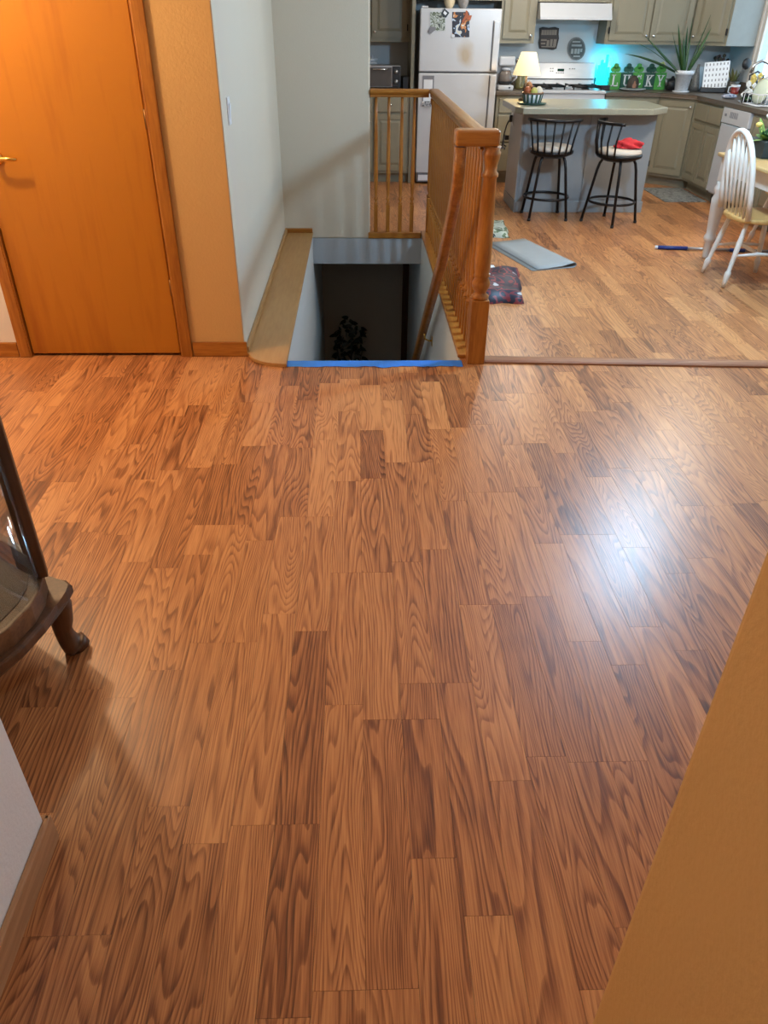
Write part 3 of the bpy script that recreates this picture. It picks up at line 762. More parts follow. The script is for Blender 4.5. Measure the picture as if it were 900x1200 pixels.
flat_on_fridge('magnet', 'orange antlered magnet on the upper corner of the dark photo', 'magnet', [(546, 12), (548, 13), (549, 18), (553, 18), (551, 24), (546, 22), (543, 27), (541, 25), (545, 18)], mat('rust_orange', (.35, .09, .03), .5), .006, FY - .0045)
flat_on_fridge('magnet', 'white round magnet on the lower corner of the dark photo', 'magnet', [(531 + 2 * math.cos(a * .785), 42 + 2 * math.sin(a * .785)) for a in range(8)], M_POT, .006, FY - .0045)
# long list holder and clip on the lower door
nh = thing('note_frame', 'tall white note pad with dark rim on the refrigerator door', 'note pad', at_y(501, 105, FY))
a, b_ = at_y(495.5, 88.5, FY), at_y(507.5, 122, FY)
for (x0, x1, z0, z1) in ((a.x, a.x + .012, b_.z, a.z), (b_.x - .012, b_.x, b_.z, a.z), (a.x + .012, b_.x - .012, a.z - .035, a.z)):
    MB().box(x0, x1, FY - .006, FY - .0008, z0, z1).build('rim', M_GREYT, nh, True)
MB().box(a.x + .0125, b_.x - .0125, FY - .004, FY - .0008, b_.z, a.z - .0355).build('sheet', M_POT, nh, True)
flat_on_fridge('magnet', 'grey lettered magnet at the foot of the tall note pad', 'magnet', [(494.5, 118.5), (506, 118.5), (506, 124.5), (494.5, 124.5)], print_mat('grey_letter', [(.1, .1, .11), (.35, .36, .38), (.7, .7, .7)], 60, 2), .008, FY - .0065)
# round vases on top
for (px, lab, m_) in ((526.5, 'round cream glass vase on top of the refrigerator', mat('cream_glass', (.75, .62, .42), .15, var=.1)), (542.5, 'round smoky glass vase on top of the refrigerator', mat('smoke_glass', (.30, .28, .27), .12, var=.5, scale=40))):
    p = at_y(px, 8, FY + .12)
    v = MB(); v.lathe([(.0, 0), (.03, 0), (.035, .01), (.052, .04), (.062, .085), (.055, .13), (.04, .155), (.036, .165), (.03, .16), (.0, .15)], n=20, cap=False)
    o = v.build('vase', m_); o.location = (p.x, FY + .12, FZ - .003); tag(o, lab, 'vase')

# ------------------------------------------------------------------ range and hood
SX0, SX1 = 1.913, 2.672
rg = thing('gas_range', 'white gas range with black grates and back console', 'stove', ((SX0 + SX1) / 2, 9.35, 0))
MB().box(SX0, SX1, YC - .02, YB - .03, .05, .90, bev=.006).build('body', M_WHITE, rg, True)
MB().box(SX0 - .002, SX1 + .002, YC - .04, YB - .10, .9005, .93, bev=.008).build('cooktop', M_WHITE, rg, True)
od = MB().box(SX0 + .02, SX1 - .02, YC - .055, YC - .021, .24, .74, bev=.008).build('oven_door', M_WHITE, rg, True)
MB().tube([(SX0 + .08, YC - .09, .70), (SX1 - .08, YC - .09, .70)], .012, 10).build('handle', M_WHITE, od, True)
MB().box(SX0 + .15, SX1 - .15, YC - .058, YC - .0555, .35, .60).build('oven_window', M_DARK, od, True)
MB().box(SX0 + .02, SX1 - .02, YC - .05, YC - .021, .07, .22, bev=.006).build('drawer', M_WHITE, rg, True)
cp_ = MB()
cp_.prism([(YB - .13, .93), (YB - .11, 1.005), (YB - .115, 1.01), (YB - .085, 1.155), (YB - .04, 1.165), (YB - .03, .93)], SX0, SX1, mat=Matrix(((0, 0, 1, 0), (1, 0, 0, 0), (0, 1, 0, 0), (0, 0, 0, 1))), bev=.0)
con = cp_.build('console', M_WHITE, rg, True)
MB().box(SX0 + .005, SX1 - .005, YB - .122, YB - .108, 1.004, 1.011).build('console_groove', M_DARK, con, True)
xm = (SX0 + SX1) / 2
def slant(z): return YB - .115 + (z - 1.01) / .145 * .03
MB().box(xm - .045, xm + .03, slant(1.09) - .004, slant(1.09) + .006, 1.078, 1.104, bev=.002).build('display', mat('green_display', (.01, .05, .03), .2), con, True)
bt = [(-.13, 1.10), (-.105, 1.10), (-.13, 1.075), (-.105, 1.075), (.085, 1.10), (.115, 1.10), (.14, 1.10), (-.06, 1.06), (-.035, 1.06), (-.01, 1.06), (.015, 1.06)]
for dx, z in bt:
    MB().box(xm + dx, xm + dx + .014, slant(z) - .004, slant(z) + .005, z, z + .010, bev=.001).build('button', M_GREYT, con, True)
for gx in (xm - .20, xm + .20):
    g = MB()
    for i in range(3): g.tube([(gx - .16, 9.18 + i * .15, .955), (gx + .16, 9.18 + i * .15, .955)], .008, 6)
    for i in range(3): g.tube([(gx - .15 + i * .15, 9.12, .962), (gx - .15 + i * .15, 9.52, .962)], .008, 6)
    for (a, b_) in ((-.15, 9.13), (.15, 9.13), (-.15, 9.51), (.15, 9.51)): g.tube([(gx + a, b_, .929), (gx + a, b_, .96)], .008, 6)
    gr_ = g.build('grate', M_BLACK, rg, True)
    for yy in (9.22, 9.42):
        bn = MB(); bn.lathe([(.045, .930), (.045, .94), (.03, .947), (.0, .948)], gx, yy, 16, cap=False); bn.build('burner', M_BLACK, gr_, True)
hood = thing('range_hood', 'white sloped range hood under the short cabinet', 'range hood', ((SX0 + SX1) / 2, 9.4, 1.56))
prf = [(9.18, 1.562), (9.18, 1.585), (9.26, 1.705), (YB - .004, 1.705), (YB - .004, 1.562)]
hb = MB(); hb.prism(prf, 1.908, 2.660, mat=Matrix(((0, 0, 1, 0), (1, 0, 0, 0), (0, 1, 0, 0), (0, 0, 0, 1)))); hb.build('shell', M_WHITE, hood, True)
MB().box(1.908, 2.660, 9.172, 9.179, 1.56, 1.582, bev=.002).build('lip', M_WHITE, hood, True)

# wall plaques over the stove
def plaque(label, outline, m_face, m_rim, bars):
    t = thing('wall_plaque', label, 'plaque', (0, 0, 0))
    c = sum((Vector(p) for p in outline), Vector((0, 0))) / len(outline)
    pc = at_y(c.x, c.y, YB); t.location = (pc.x, YB, pc.z)
    pts = [at_y(x, y, YB - .01) for x, y in outline]
    def slab(sc, y0, y1, m, nm):
        b = MB(); A = [b.bm.verts.new((pc.x + (p.x - pc.x) * sc, y0, pc.z + (p.z - pc.z) * sc)) for p in pts]; B = [b.bm.verts.new((v.co.x, y1, v.co.z)) for v in A]
        n = len(A); b.bm.faces.new(A); b.bm.faces.new(B[::-1])
        for i in range(n): b.bm.faces.new((A[i], A[(i + 1) % n], B[(i + 1) % n], B[i]))
        return b.build(nm, m, t, True)
    slab(1.0, YB - .001, YB - .016, m_rim, 'board'); slab(.86, YB - .0163, YB - .019, m_face, 'face')
    for (x0, y0, x1, y1, m) in bars:
        a, b_ = at_y(x0, y0, YB - .02), at_y(x1, y1, YB - .02)
        MB().box(a.x, b_.x, YB - .023, YB - .0193, b_.z, a.z).build('lettering', m, t, True)
    return t
M_BRWOOD = mat('dark_brown_plaque', (.035, .024, .02), .6, var=.3, scale=30)
M_TAN = mat('tan_letters', (.30, .24, .19), .6, var=.2)
M_GREYL = mat('pewter_letters', (.32, .34, .33), .5, var=.2)
rect = [(632, 33), (636, 31.5), (643, 32.5), (650, 31.5), (655, 33), (654.5, 40), (655, 45), (652, 57), (648, 58.5), (640, 57.5), (632, 57), (631, 50), (632, 44)]
bars = [(635 + i * 3.0, 35.0, 637.0 + i * 3.0, 41, M_TAN) for i in range(6)] + [(633.5, 43.2, 653, 44, M_DARK), (634, 46, 640.5, 48, M_TAN), (641, 47, 643, 54, M_TAN), (645, 46, 647, 54, M_TAN), (649, 46, 651.5, 54, M_TAN), (634, 50, 639, 52, M_TAN), (634.5, 54, 651, 55.5, M_TAN)]
plaque('small dark brown lettered plaque on the wall above the stove console', rect, mat('brown_face', (.07, .052, .045), .6), M_BRWOOD, bars)
ov = [(675.5 + 10.5 * math.cos(a * PI / 10), 57 + 13.5 * math.sin(a * PI / 10)) for a in range(20)]
bars = [(671, 48, 680, 50, M_GREYL), (670, 52, 681.5, 54.5, M_GREYL), (669.5, 57, 671.5, 63, M_GREYL), (673.5, 57, 675.5, 63, M_GREYL), (677, 57, 679, 63, M_GREYL), (680.5, 57, 682, 61, M_GREYL), (672, 65, 679.5, 67, M_GREYL)]
plaque('oval dark metal lettered plaque on the wall above the stove', ov, mat('slate_face', (.06, .07, .07), .5), mat('pewter_rim', (.14, .15, .15), .4, .5), bars)

# ------------------------------------------------------------------ things on the counters
# toaster oven
to = thing('toaster_oven', 'black and steel toaster oven on the counter beside the refrigerator', 'toaster oven', (.27, 9.3, CH))
MB().box(-.17, .20, -.13, .15, .015, .225, bev=.010).build('body', M_STEEL, to)
d = MB().box(-.155, .10, -.142, -.131, .03, .205, bev=.004).build('door', mat('oven_glass', (.10, .09, .085), .2), to)
MB().tube([(-.10, -.165, .188), (.06, -.165, .188)], .008, 8).build('handle', M_CHROME, d)
pn = MB().box(.108, .192, -.140, -.131, .025, .215, bev=.003).build('control_panel', M_DARK, to)
for z in (.165, .075):
    k = MB(); k.lathe([(.022, 0), (.020, .02), (.0, .021)], n=14, cap=False, mat=Matrix.Translation((.15, -.140, z)) @ Matrix.Rotation(PI / 2, 4, 'X')); k.build('knob', M_STEEL, pn)
for (x, y) in ((-.14, -.1), (.17, -.1), (-.14, .12), (.17, .12)): MB().box(x - .015, x + .015, y - .015, y + .015, .0005, .0145).build('foot', M_DARK, to)
cn = thing('canister', 'pale canister with lid behind the toaster oven', 'canister', (.17, 9.56, CH))
MB().lathe([(.055, .001), (.06, .02), (.06, .24)], n=20).build('body', M_POT, cn); MB().lathe([(.062, .2405), (.062, .27), (.015, .275), (.015, .295), (.0, .30)], n=20).build('lid', M_POT, cn)
bx_ = MB().box(.492, .560, 9.12, 9.42, CH + .0005, CH + .12, bev=.004).build('bread_box', M_DARK); tag(bx_, 'small black box between the toaster oven and the end panel', 'box')
# coffee maker
p = at_y(591, 107, 9.18)
cm = thing('coffee_maker', 'white drip coffee maker with glass carafe beside the refrigerator', 'coffee maker', (p.x + .01, 9.28, CH))
MB().box(-.085, .085, -.11, .11, .0005, .05, bev=.012).build('base', M_WHITE, cm)
MB().box(-.085, .085, .045, .11, .0505, .27, bev=.010).build('tank', M_WHITE, cm)
MB().box(-.085, .085, -.09, .044, .225, .315, bev=.018, seg=3).build('brew_head', M_WHITE, cm)
cf = MB().lathe([(.055, .052), (.072, .07), (.076, .11), (.06, .165), (.045, .185)], 0, -.03, 20).build('carafe', mat('coffee_glass', (.16, .13, .11), .1), cm)
MB().lathe([(.047, .186), (.05, .205), (.02, .215)], 0, -.03, 20).build('carafe_lid', M_WHITE, cf)
MB().lathe([(.0735, .062), (.0765, .075), (.0775, .085)], 0, -.03, 20, cap=False).build('carafe_band', M_DARK, cf)
MB().tube([(.06, -.05, .175), (.11, -.07, .17), (.115, -.07, .12), (.075, -.05, .08)], .009, 8).build('carafe_handle', M_WHITE, cf)
MB().box(.03, .05, -.113, -.1105, .02, .034).build('power_switch', M_DARK, cm)
# utensil jar and pan behind the lamp
p = at_y(606, 100, 9.45)
uj = thing('utensil_jar', 'jar of kitchen utensils behind the table lamp', 'jar', (p.x + .02, 9.42, CH))
MB().lathe([(.05, .001), (.055, .02), (.055, .15), (.05, .15)], n=18).build('jar', mat('olive_glaze', (.16, .14, .06), .3, var=.3), uj)
for i in range(5):
    a = i * 1.3; u = MB(); u.tube([(.02 * math.cos(a), .02 * math.sin(a), .151), (.05 * math.cos(a), .05 * math.sin(a), .25)], .005, 6); u.ball((.054 * math.cos(a), .054 * math.sin(a), .27), .022, 1, .5, 1.2, 1)
    u.build('utensil', (M_DARK, M_OAK, M_STEEL)[i % 3], uj)

# cyan glass light beside the stove
p = at_y(704, 104, 9.5)
cg = thing('glass_light', 'glowing cyan cut glass light on the counter beside the stove', 'light', (p.x + .0, 9.51, CH))
M_CYAN = mat('cyan_glow', (.05, .7, .85), .1, emit=(0.0, .72, 1.0), estr=2.2)
MB().box(-.05, .05, -.03, .03, .0005, .03, bev=.005).build('base', M_DARK, cg)
for i, (x, h) in enumerate(((-.052, .20), (-.026, .25), (0, .22), (.026, .30), (.052, .18))):
    MB().prism([(x - .0125, -.012), (x + .0125, -.012), (x + .0125, .012), (x, .02), (x - .0125, .012)], .031, .031 + h).build('crystal', M_CYAN, cg)
ld = bpy.data.lights.new('cyan_bulb', 'POINT'); ld.energy = 2.4; ld.color = (0.0, .62, 1.0); ld.shadow_soft_size = .05
lo = bpy.data.objects.new('cyan_bulb', ld); COL.objects.link(lo); lo.parent = cg; lo.location = (.06, .085, .24)
# speaker-like dark box by it
p = at_y(707, 104, 9.35)
db = MB().box(p.x - .05, p.x + .06, 9.30, 9.38, CH + .0005, CH + .05, bev=.006).build('black_dish', M_DARK); tag(db, 'low black box in front of the cyan light', 'box')

# lucky letter blocks
GREENS = (mat('block_green', (.06, .30, .05), .5, var=.1), mat('block_dark_green', (.01, .075, .05), .5, var=.1))
YK = 9.45
def letter_boxes(ch):
    # unit letter cell 0..1 x 0..1, slab serif strokes as rotated bars (x0,z0,x1,z1,w)
    return {'L': [(.3, .05, .3, .95, .2), (.12, .95, .5, .95, .1), (.12, .06, .9, .06, .12), (.86, .06, .86, .3, .1)],
            'U': [(.25, .25, .25, .95, .2), (.77, .25, .77, .95, .16), (.08, .95, .44, .95, .1), (.6, .95, .94, .95, .1), (.27, .2, .5, .06, .17), (.5, .06, .75, .2, .17)],
            'C': [(.2, .3, .2, .7, .2), (.22, .7, .5, .92, .16), (.5, .92, .82, .78, .14), (.22, .3, .5, .08, .16), (.5, .08, .85, .25, .14), (.82, .65, .82, .95, .1)],
            'K': [(.26, .05, .26, .95, .2), (.1, .95, .45, .95, .1), (.1, .05, .45, .05, .1), (.34, .45, .78, .93, .14), (.42, .52, .8, .06, .18), (.62, .95, .95, .95, .1), (.62, .05, .98, .05, .1)],
            'Y': [(.5, .05, .5, .45, .2), (.48, .45, .2, .93, .18), (.52, .45, .8, .93, .14), (.05, .95, .38, .95, .1), (.62, .95, .95, .95, .1), (.32, .05, .68, .05, .1)]}[ch]
xs_px = (713, 726.5, 740, 753, 766)
for i, ch in enumerate('LUCKY'):
    xa = at_y(xs_px[i], 100, YK).x; wv = .128
    t = thing('letter_block', ('bright green wooden block with shamrock top reading L', 'dark green wooden block with shamrock top reading U', 'bright green wooden block reading C behind the brown ornament', 'dark green wooden block with shamrock top reading K', 'bright green wooden block with shamrock top reading Y')[i], 'letter block', (xa, YK, CH), 0, 'lucky letter blocks on the counter')
    g = GREENS[i % 2]
    MB().box(0.002, wv - .002, 0, .04, .0005, .165, bev=.003).build('block', g, t)
    s = MB(); cx_ = wv / 2 + (.01 if i % 2 else -.005)
    for (dx, dz) in ((-.026, .195), (.026, .195), (0, .225)):
        s.lathe([(.027, 0), (.027, .03)], n=14, mat=Matrix.Translation((cx_ + dx, .035, dz)) @ Matrix.Rotation(PI / 2, 4, 'X'))
    s.box(cx_ - .008, cx_ + .008, .008, .03, .1655, .20)
    s.build('shamrock', g, t)
    L = MB(); lw, lh = .088, .115
    for (x0, z0, x1, z1, w) in letter_boxes(ch):
        a = Vector((.02 + x0 * lw, 0, .03 + z0 * lh)); b_ = Vector((.02 + x1 * lw, 0, .03 + z1 * lh)); dv = b_ - a
        L.obox(Matrix.Translation((a + b_) / 2 + Vector((0, -.0025, 0))) @ Matrix.Rotation(-math.atan2(dv.z, dv.x), 4, 'Y'), dv.length + .008, .004, w * .085)
    L.build('letter', M_POT, t)
# brown ornament and plate in front of the C
p = at_y(741, 104, 9.32)
gn = thing('woven_ornament', 'dark brown woven cone ornament in front of the letter C block', 'ornament', (p.x, 9.33, CH + .022))
MB().lathe([(.0, .0), (.062, .001), (.066, .04), (.055, .085), (.03, .115), (.0, .125)], n=18, cap=False).build('shell', mat('dark_wicker', (.05, .035, .025), .7, var=.5, scale=90), gn)
MB().lathe([(.032, 0), (.03, .03), (.012, .06), (.0, .07)], n=12, cap=False, mat=Matrix.Translation((0, -.035, .012)) @ Matrix.Rotation(.25, 4, 'X')).build('face', mat('brick_brown', (.25, .11, .06), .6, var=.3), gn)
pl = MB(); pl.lathe([(.0, .002), (.09, .002), (.14, .018), (.142, .021), (.10, .009), (.0, .008)], n=28, cap=False)
o = pl.build('plate', M_POT); o.location = (p.x + .0, 9.31, CH); tag(o, 'white plate under the brown woven ornament', 'plate')
# wooden board under plate front
# small grey cup and black pan beside the Y block
p = at_y(779, 104, 9.3)
kc = thing('teapot', 'small black teapot between letter Y block and white plant pot', 'teapot', (p.x + .105, 9.40, CH))
MB().lathe([(.0, .001), (.05, .001), (.07, .04), (.072, .07), (.05, .11), (.02, .12), (.014, .135), (.0, .14)], n=18, cap=False).build('pot', M_DARK, kc)
MB().tube([(-.06, -.02, .05), (-.078, -.03, .08), (-.085, -.03, .11)], [.014, .010, .008], 8).build('spout', M_STEEL, kc)
MB().tube([(.055, 0, .095), (.10, 0, .09), (.10, 0, .04), (.062, 0, .03)], .007, 8).build('handle', M_DARK, kc)
# yellow flower ornament on the wall
p = at_y(776, 77, YB - .02)
fw = thing('flower_ornament', 'small yellow flower ornament on the kitchen wall above the blocks', 'ornament', (p.x, YB, p.z))
M_YEL = mat('pale_yellow', (.85, .78, .25), .5)
for i in range(5):
    a = i * 2 * PI / 5; b = MB(); b.ball((.022 * math.cos(a), -.012, .022 * math.sin(a)), .019, 1, .5, 1, 2); b.build('petal', M_YEL, fw)
MB().ball((0, -.018, 0), .011, 1, .6, 1, 2).build('centre', mat('amber', (.8, .5, .06), .5), fw)

# snake plant in white pot
def blade(m, base, tip, w, bend, n=7, twist=0.0, fold=.25):
    base, tip = Vector(base), Vector(tip); ax = tip - base
    side = ax.cross(Vector((math.cos(twist), math.sin(twist), 0.05))).normalized()
    nor = side.cross(ax).normalized(); prev = None
    for i in range(n + 1):
        t = i / n
        c = base + ax * t + Vector(bend) * (t * t) * 1.0 + Vector((0, 0, 0))
        ww = w * (math.sin(PI * min(1, .25 + t * .75)) ** .7) * (1 if t < .98 else .05)
        l = m.bm.verts.new(c - side * ww + nor * ww * fold); k = m.bm.verts.new(c); r = m.bm.verts.new(c + side * ww + nor * ww * fold)
        if prev:
            for q in ((prev[0], prev[1], k, l), (prev[1], prev[2], r, k)):
                f = m.bm.faces.new(q); f.smooth = True
        prev = (l, k, r)
p = at_y(797, 111, 9.16)
sn = thing('potted_plant', 'snake plant with long upright leaves in a white pot on the corner counter', 'plant', (p.x, 9.16, CH))
MB().lathe([(.0, .001), (.085, .001), (.09, .012), (.07, .014)], n=24, cap=False).build('saucer', M_POT, sn)
MB().lathe([(.0, .015), (.068, .015), (.088, .165), (.100, .166), (.102, .205), (.092, .206), (.088, .18), (.0, .178)], n=24, cap=False).build('pot', mat('speckled_pot', (.74, .76, .80), .35, var=.25, scale=55), sn)
leaf_px = [(744, 49, .016), (732, 63, .012), (756, 42, .012), (788, 37, .016), (795, 28, .018), (801, 42, .014), (812, 20, .012), (833, 17, .016), (834, 32, .016), (828, 52, .014), (820, 64, .014), (806, 30, .016), (809, 46, .014), (790, 48, .014)]
for i, (x, y, w) in enumerate(leaf_px):
    yy = 9.16 + (-.12, .06, -.03, .04, 0, -.05, .09, .02, -.08)[i % 9]
    tip = at_y(x, y, yy); rel = tip - sn.location
    b0 = Vector((rel.x * .12, (yy - 9.16) * .3, .18)); out = Vector((rel.x, 0, 0))
    m = MB(); droop = Vector((0, 0, -.10)) if i in (0, 1) else Vector((0, 0, 0))
    blade(m, b0, rel - droop, w, droop, twist=i * .9)
    o = m.build('leaf', M_LEAF if i % 4 else mat('leaf_mid', (.05, .11, .03), .4, var=.5), sn)
    o.modifiers.new('thickness', 'SOLIDIFY').thickness = .002
# black cone ornament behind pot
p = at_y(813, 105, 9.40)
o = MB().lathe([(.0, .001), (.06, .001), (.05, .05), (.033, .13), (.018, .20), (.013, .24), (.016, .25), (.0, .255)], n=16, cap=False).build('bottle', mat('black_speckle', (.03, .03, .035), .3, var=0, col2=(.35, .33, .30), scale=70)); o.location = (p.x, 9.40, CH); tag(o, 'black speckled conical bottle behind the white plant pot', 'bottle')
# pale card standing on the wall side
p = at_y(822, 95, 9.5)
o = MB().obox(Matrix.Rotation(-.05, 4, 'X') @ Matrix.Translation((0, 0, .11)), .10, .008, .22, .002).build('card', mat('pale_blue_card', (.55, .70, .80), .5)); o.location = (p.x, 9.50, CH + .004); tag(o, 'pale blue card leaning behind the desk calendar', 'card')
# calendar on black stand
p = at_y(836, 106, 9.1)
cl = thing('desk_calendar', 'white desk calendar with rows of black figures on a black stand', 'calendar', (p.x + .0, 9.12, CH), -.35)
MB().box(-.13, .15, -.03, .10, .0005, .05, bev=.008).build('stand', M_DARK, cl)
Rt = Matrix.Translation((0, -.02, .045)) @ Matrix.Rotation(-.22, 4, 'X')
bdm = MB(); bdm.obox(Rt @ Matrix.Translation((-.0, 0, .125)) @ Matrix.Rotation(-.10, 4, 'Y'), .255, .006, .25, .002); cb = bdm.build('board', M_POT, cl)
for r_ in range(5):
    for c_ in range(7):
        mk = MB(); mk.obox(Rt @ Matrix.Translation((0, 0, .125)) @ Matrix.Rotation(-.10, 4, 'Y') @ Matrix.Translation((-.105 + c_ * .035, -.0042, .10 - r_ * .05)), .011, .002, .022 if r_ < 4 else .032); mk.build('figure', M_GREYT, cb)
# utensil crock
p = at_y(855, 106, 8.9)
uc = thing('utensil_crock', 'dark crock holding greenery and a black ladle by the kitchen window', 'crock', (p.x + .02, 8.9, CH))
MB().lathe([(.0, .001), (.055, .001), (.06, .03), (.06, .12), (.055, .125), (.05, .11), (.0, .105)], n=18, cap=False).build('crock', mat('dark_glaze', (.05, .045, .035), .3, var=.4), uc)
MB().box(-.035, .035, -.064, -.058, .02, .05, bev=.001).build('label', M_POT, uc)
MB().tube([(.01, 0, .106), (.07, .01, .22), (.09, .02, .27)], .006, 6).build('ladle_stem', M_DARK, uc)
MB().ball((.105, .02, .28), .05, 1, .5, 1.1, 2).build('ladle', M_DARK, uc)
for i in range(8):
    a = i * .8; m = MB(); blade(m, (.01 * math.cos(a), .01 * math.sin(a), .10), (.06 * math.cos(a) - .02, .05 * math.sin(a), .21 + .02 * (i % 3)), .016, (0, 0, 0), 4, a)
    m.build('leaf', mat('olive_leaf', (.10, .10, .03), .5, var=.4), uc)
# hanging dried bunch below the corner wall cabinet
p = at_y(843, 72, YB - .06)
dbn = thing('dried_bunch', 'brown and pink dried bunch lying against the wall behind the calendar', 'dried flowers', (p.x, YB - .08, CH))
MB().lathe([(.0, .001), (.05, .001), (.035, .10), (.03, .22), (.026, .22), (.0, .2)], n=14, cap=False).build('vase', mat('rust_vase', (.14, .07, .05), .4, var=.3), dbn)
for i in range(12):
    a = i * .9; rr = .03 + .06 * ((i * 37) % 10) / 10
    m = MB(); m.tube([(0, 0, .21), (rr * math.cos(a), rr * .4 * math.sin(a), .27 + .05 * ((i * 13) % 7) / 7)], .003, 5); m.ball((rr * math.cos(a), rr * .4 * math.sin(a), .285 + .05 * ((i * 13) % 7) / 7), .02, 1, 1, 1, 1)
    m.build('bloom', (mat('dusty_pink', (.30, .18, .15), .7), mat('dark_brown', (.05, .03, .02), .7), mat('tan_bloom', (.28, .2, .12), .7))[i % 3], dbn)
# mug by the sink
mg = thing('mug', 'glass mug of red drink on the counter by the window', 'mug', (3.90, 8.66, CH))
MB().lathe([(.0, .001), (.036, .001), (.04, .012), (.04, .022)], n=18, cap=False).build('mug_foot', mat('tan_glass', (.45, .33, .15), .2), mg)
MB().lathe([(.041, .0225), (.043, .085), (.0, .085)], n=18, cap=False).build('drink', mat('red_drink', (.22, .018, .015), .15), mg)
MB().lathe([(.0445, .0855), (.046, .105), (.043, .105)], n=18, cap=False).build('rim', M_POT, mg)
MB().tube([(-.042, -.01, .09), (-.075, -.02, .085), (-.075, -.02, .04), (-.042, -.01, .028)], .006, 8).build('handle', M_POT, mg)
# chrome faucet
fc = thing('faucet', 'chrome arched kitchen faucet in front of the window', 'faucet', (4.02, 8.25, CH))
MB().lathe([(.03, .001), (.03, .02), (.016, .03), (.015, .12)], n=14).build('base', M_CHROME, fc)
MB().tube([(0, 0, .11), (0, 0, .24), (-.03, 0, .31), (-.10, 0, .335), (-.17, 0, .30), (-.19, 0, .23)], .013, 10).build('spout', M_CHROME, fc)
MB().tube([(0, -.015, .09), (.0, -.09, .12)], .008, 8).build('lever', M_CHROME, fc)
# dark kettle on far side
kt = thing('kettle', 'black kettle standing on the counter beside the faucet', 'kettle', (3.98, 8.42, CH))
MB().lathe([(.0, .001), (.075, .001), (.085, .05), (.075, .11), (.045, .15), (.02, .155), (.014, .175), (.0, .18)], n=20, cap=False).build('body', M_DARK, kt)
MB().tube([(-.06, 0, .13), (-.07, 0, .20), (0, 0, .235), (.07, 0, .20), (.06, 0, .13)], .008, 8).build('handle', M_DARK, kt)
# flower pots on the sink side
def posy(label, loc, cols, spread, n, h0, h1, pot=.05, potm=M_DARK, rb=.018):
    t = thing('flower_pot', label, 'flowers', loc)
    MB().lathe([(.0, .001), (pot * .8, .001), (pot, .08), (pot * .95, .085), (.0, .075)], n=16, cap=False).build('pot', potm, t)
    rr = random.Random(n * 7 + int(loc[0] * 100))
    for i in range(n):
        a = rr.random() * 6.28; r_ = spread * math.sqrt(rr.random()); z = rr.uniform(h0, h1)
        m = MB(); m.tube([(.2 * r_ * math.cos(a), .2 * r_ * math.sin(a), .07), (r_ * math.cos(a), r_ * math.sin(a), z - .012)], .0025, 5)
        for q in range(4): m.ball((r_ * math.cos(a) + rb * .7 * math.cos(q * 1.57), r_ * math.sin(a), z + rb * .7 * math.sin(q * 1.57)), rb * .75, 1, .7, 1, 1)
        m.build('bloom', cols, t)
    for i in range(10):
        a = rr.random() * 6.28; m = MB(); blade(m, (0, 0, .07), (spread * math.cos(a), spread * math.sin(a), h0 * rr.uniform(.6, 1.0)), .018, (0, 0, -.02), 5, a)
        m.build('leaf', M_LEAF, t)
    return t
posy('pot of yellow flowers on the counter near the window', (3.82, 8.05, CH), mat('yellow_petal', (.80, .62, .16), .5, var=.1), .09, 9, .13, .24)
posy('pot of small white flowers on the counter above the dishwasher', (3.70, 7.93, CH), mat('white_petal', (.78, .78, .76), .5), .06, 8, .06, .17, pot=.04)
# hanging leafy plant in the window
hp = thing('leafy_plant', 'green leafy houseplant on the window sill', 'plant', (4.14, 8.30, WZ0 + .005))
MB().lathe([(.0, .001), (.04, .001), (.05, .09), (.046, .09), (.0, .08)], n=16, cap=False).build('pot', M_POT, hp)
MB().tube([(0, 0, .08), (.005, .02, .30), (-.01, .05, .46)], .006, 6).build('stem', M_DLEAF, hp)
for i in range(12):
    a = i * 2.4; z0_ = .28 + .018 * i; m = MB(); blade(m, (-.005, .03, z0_), (-.005 - abs(.05 * math.cos(a)), .03 + .13 * math.sin(a), z0_ + .04), .045, (0, 0, -.04), 6, a, .15)
    m.build('leaf', M_LEAF2 if i % 3 else M_LEAF, hp)
# dish rack with dishes by the sink
dk = thing('dish_rack', 'white wire dish rack on the counter over the dishwasher', 'dish rack', (3.78, 7.62, CH))
m = MB()
for z in (.012, .10):
    m.tube([(-.18, -.14, z), (.18, -.14, z), (.18, .14, z), (-.18, .14, z)], .005, 6, closed=True)
for i in range(10):
    x = -.18 + i * .04; m.tube([(x, -.14, .10), (x, -.14, .012), (x, .14, .012), (x, .14, .10)], .003, 5)
m.build('wire_frame', M_POT, dk)
for i, (dx, r_, lab, mm) in enumerate(((-.12, .10, 'pale green dinner plate standing in the dish rack, outermost', mat('pale_green_ceramic', (.60, .68, .55), .25)), (-.05, .12, 'large white dinner plate standing in the dish rack', M_POT), (.03, .09, 'small grey plate standing in the dish rack beside the wall', mat('grey_ceramic', (.4, .42, .42), .25)))):
    m = MB(); m.lathe([(.0, 0), (r_ * .6, 0), (r_, .016), (r_ * 1.01, .02), (r_ * .62, .008), (.0, .007)], n=28, cap=False)
    o = m.build('plate', mm); o.location = (3.78 + dx, 7.62 + .02 * i, CH + .02 + r_); o.rotation_euler = (0, PI / 2 + .18, .25); tag(o, lab, 'plate')
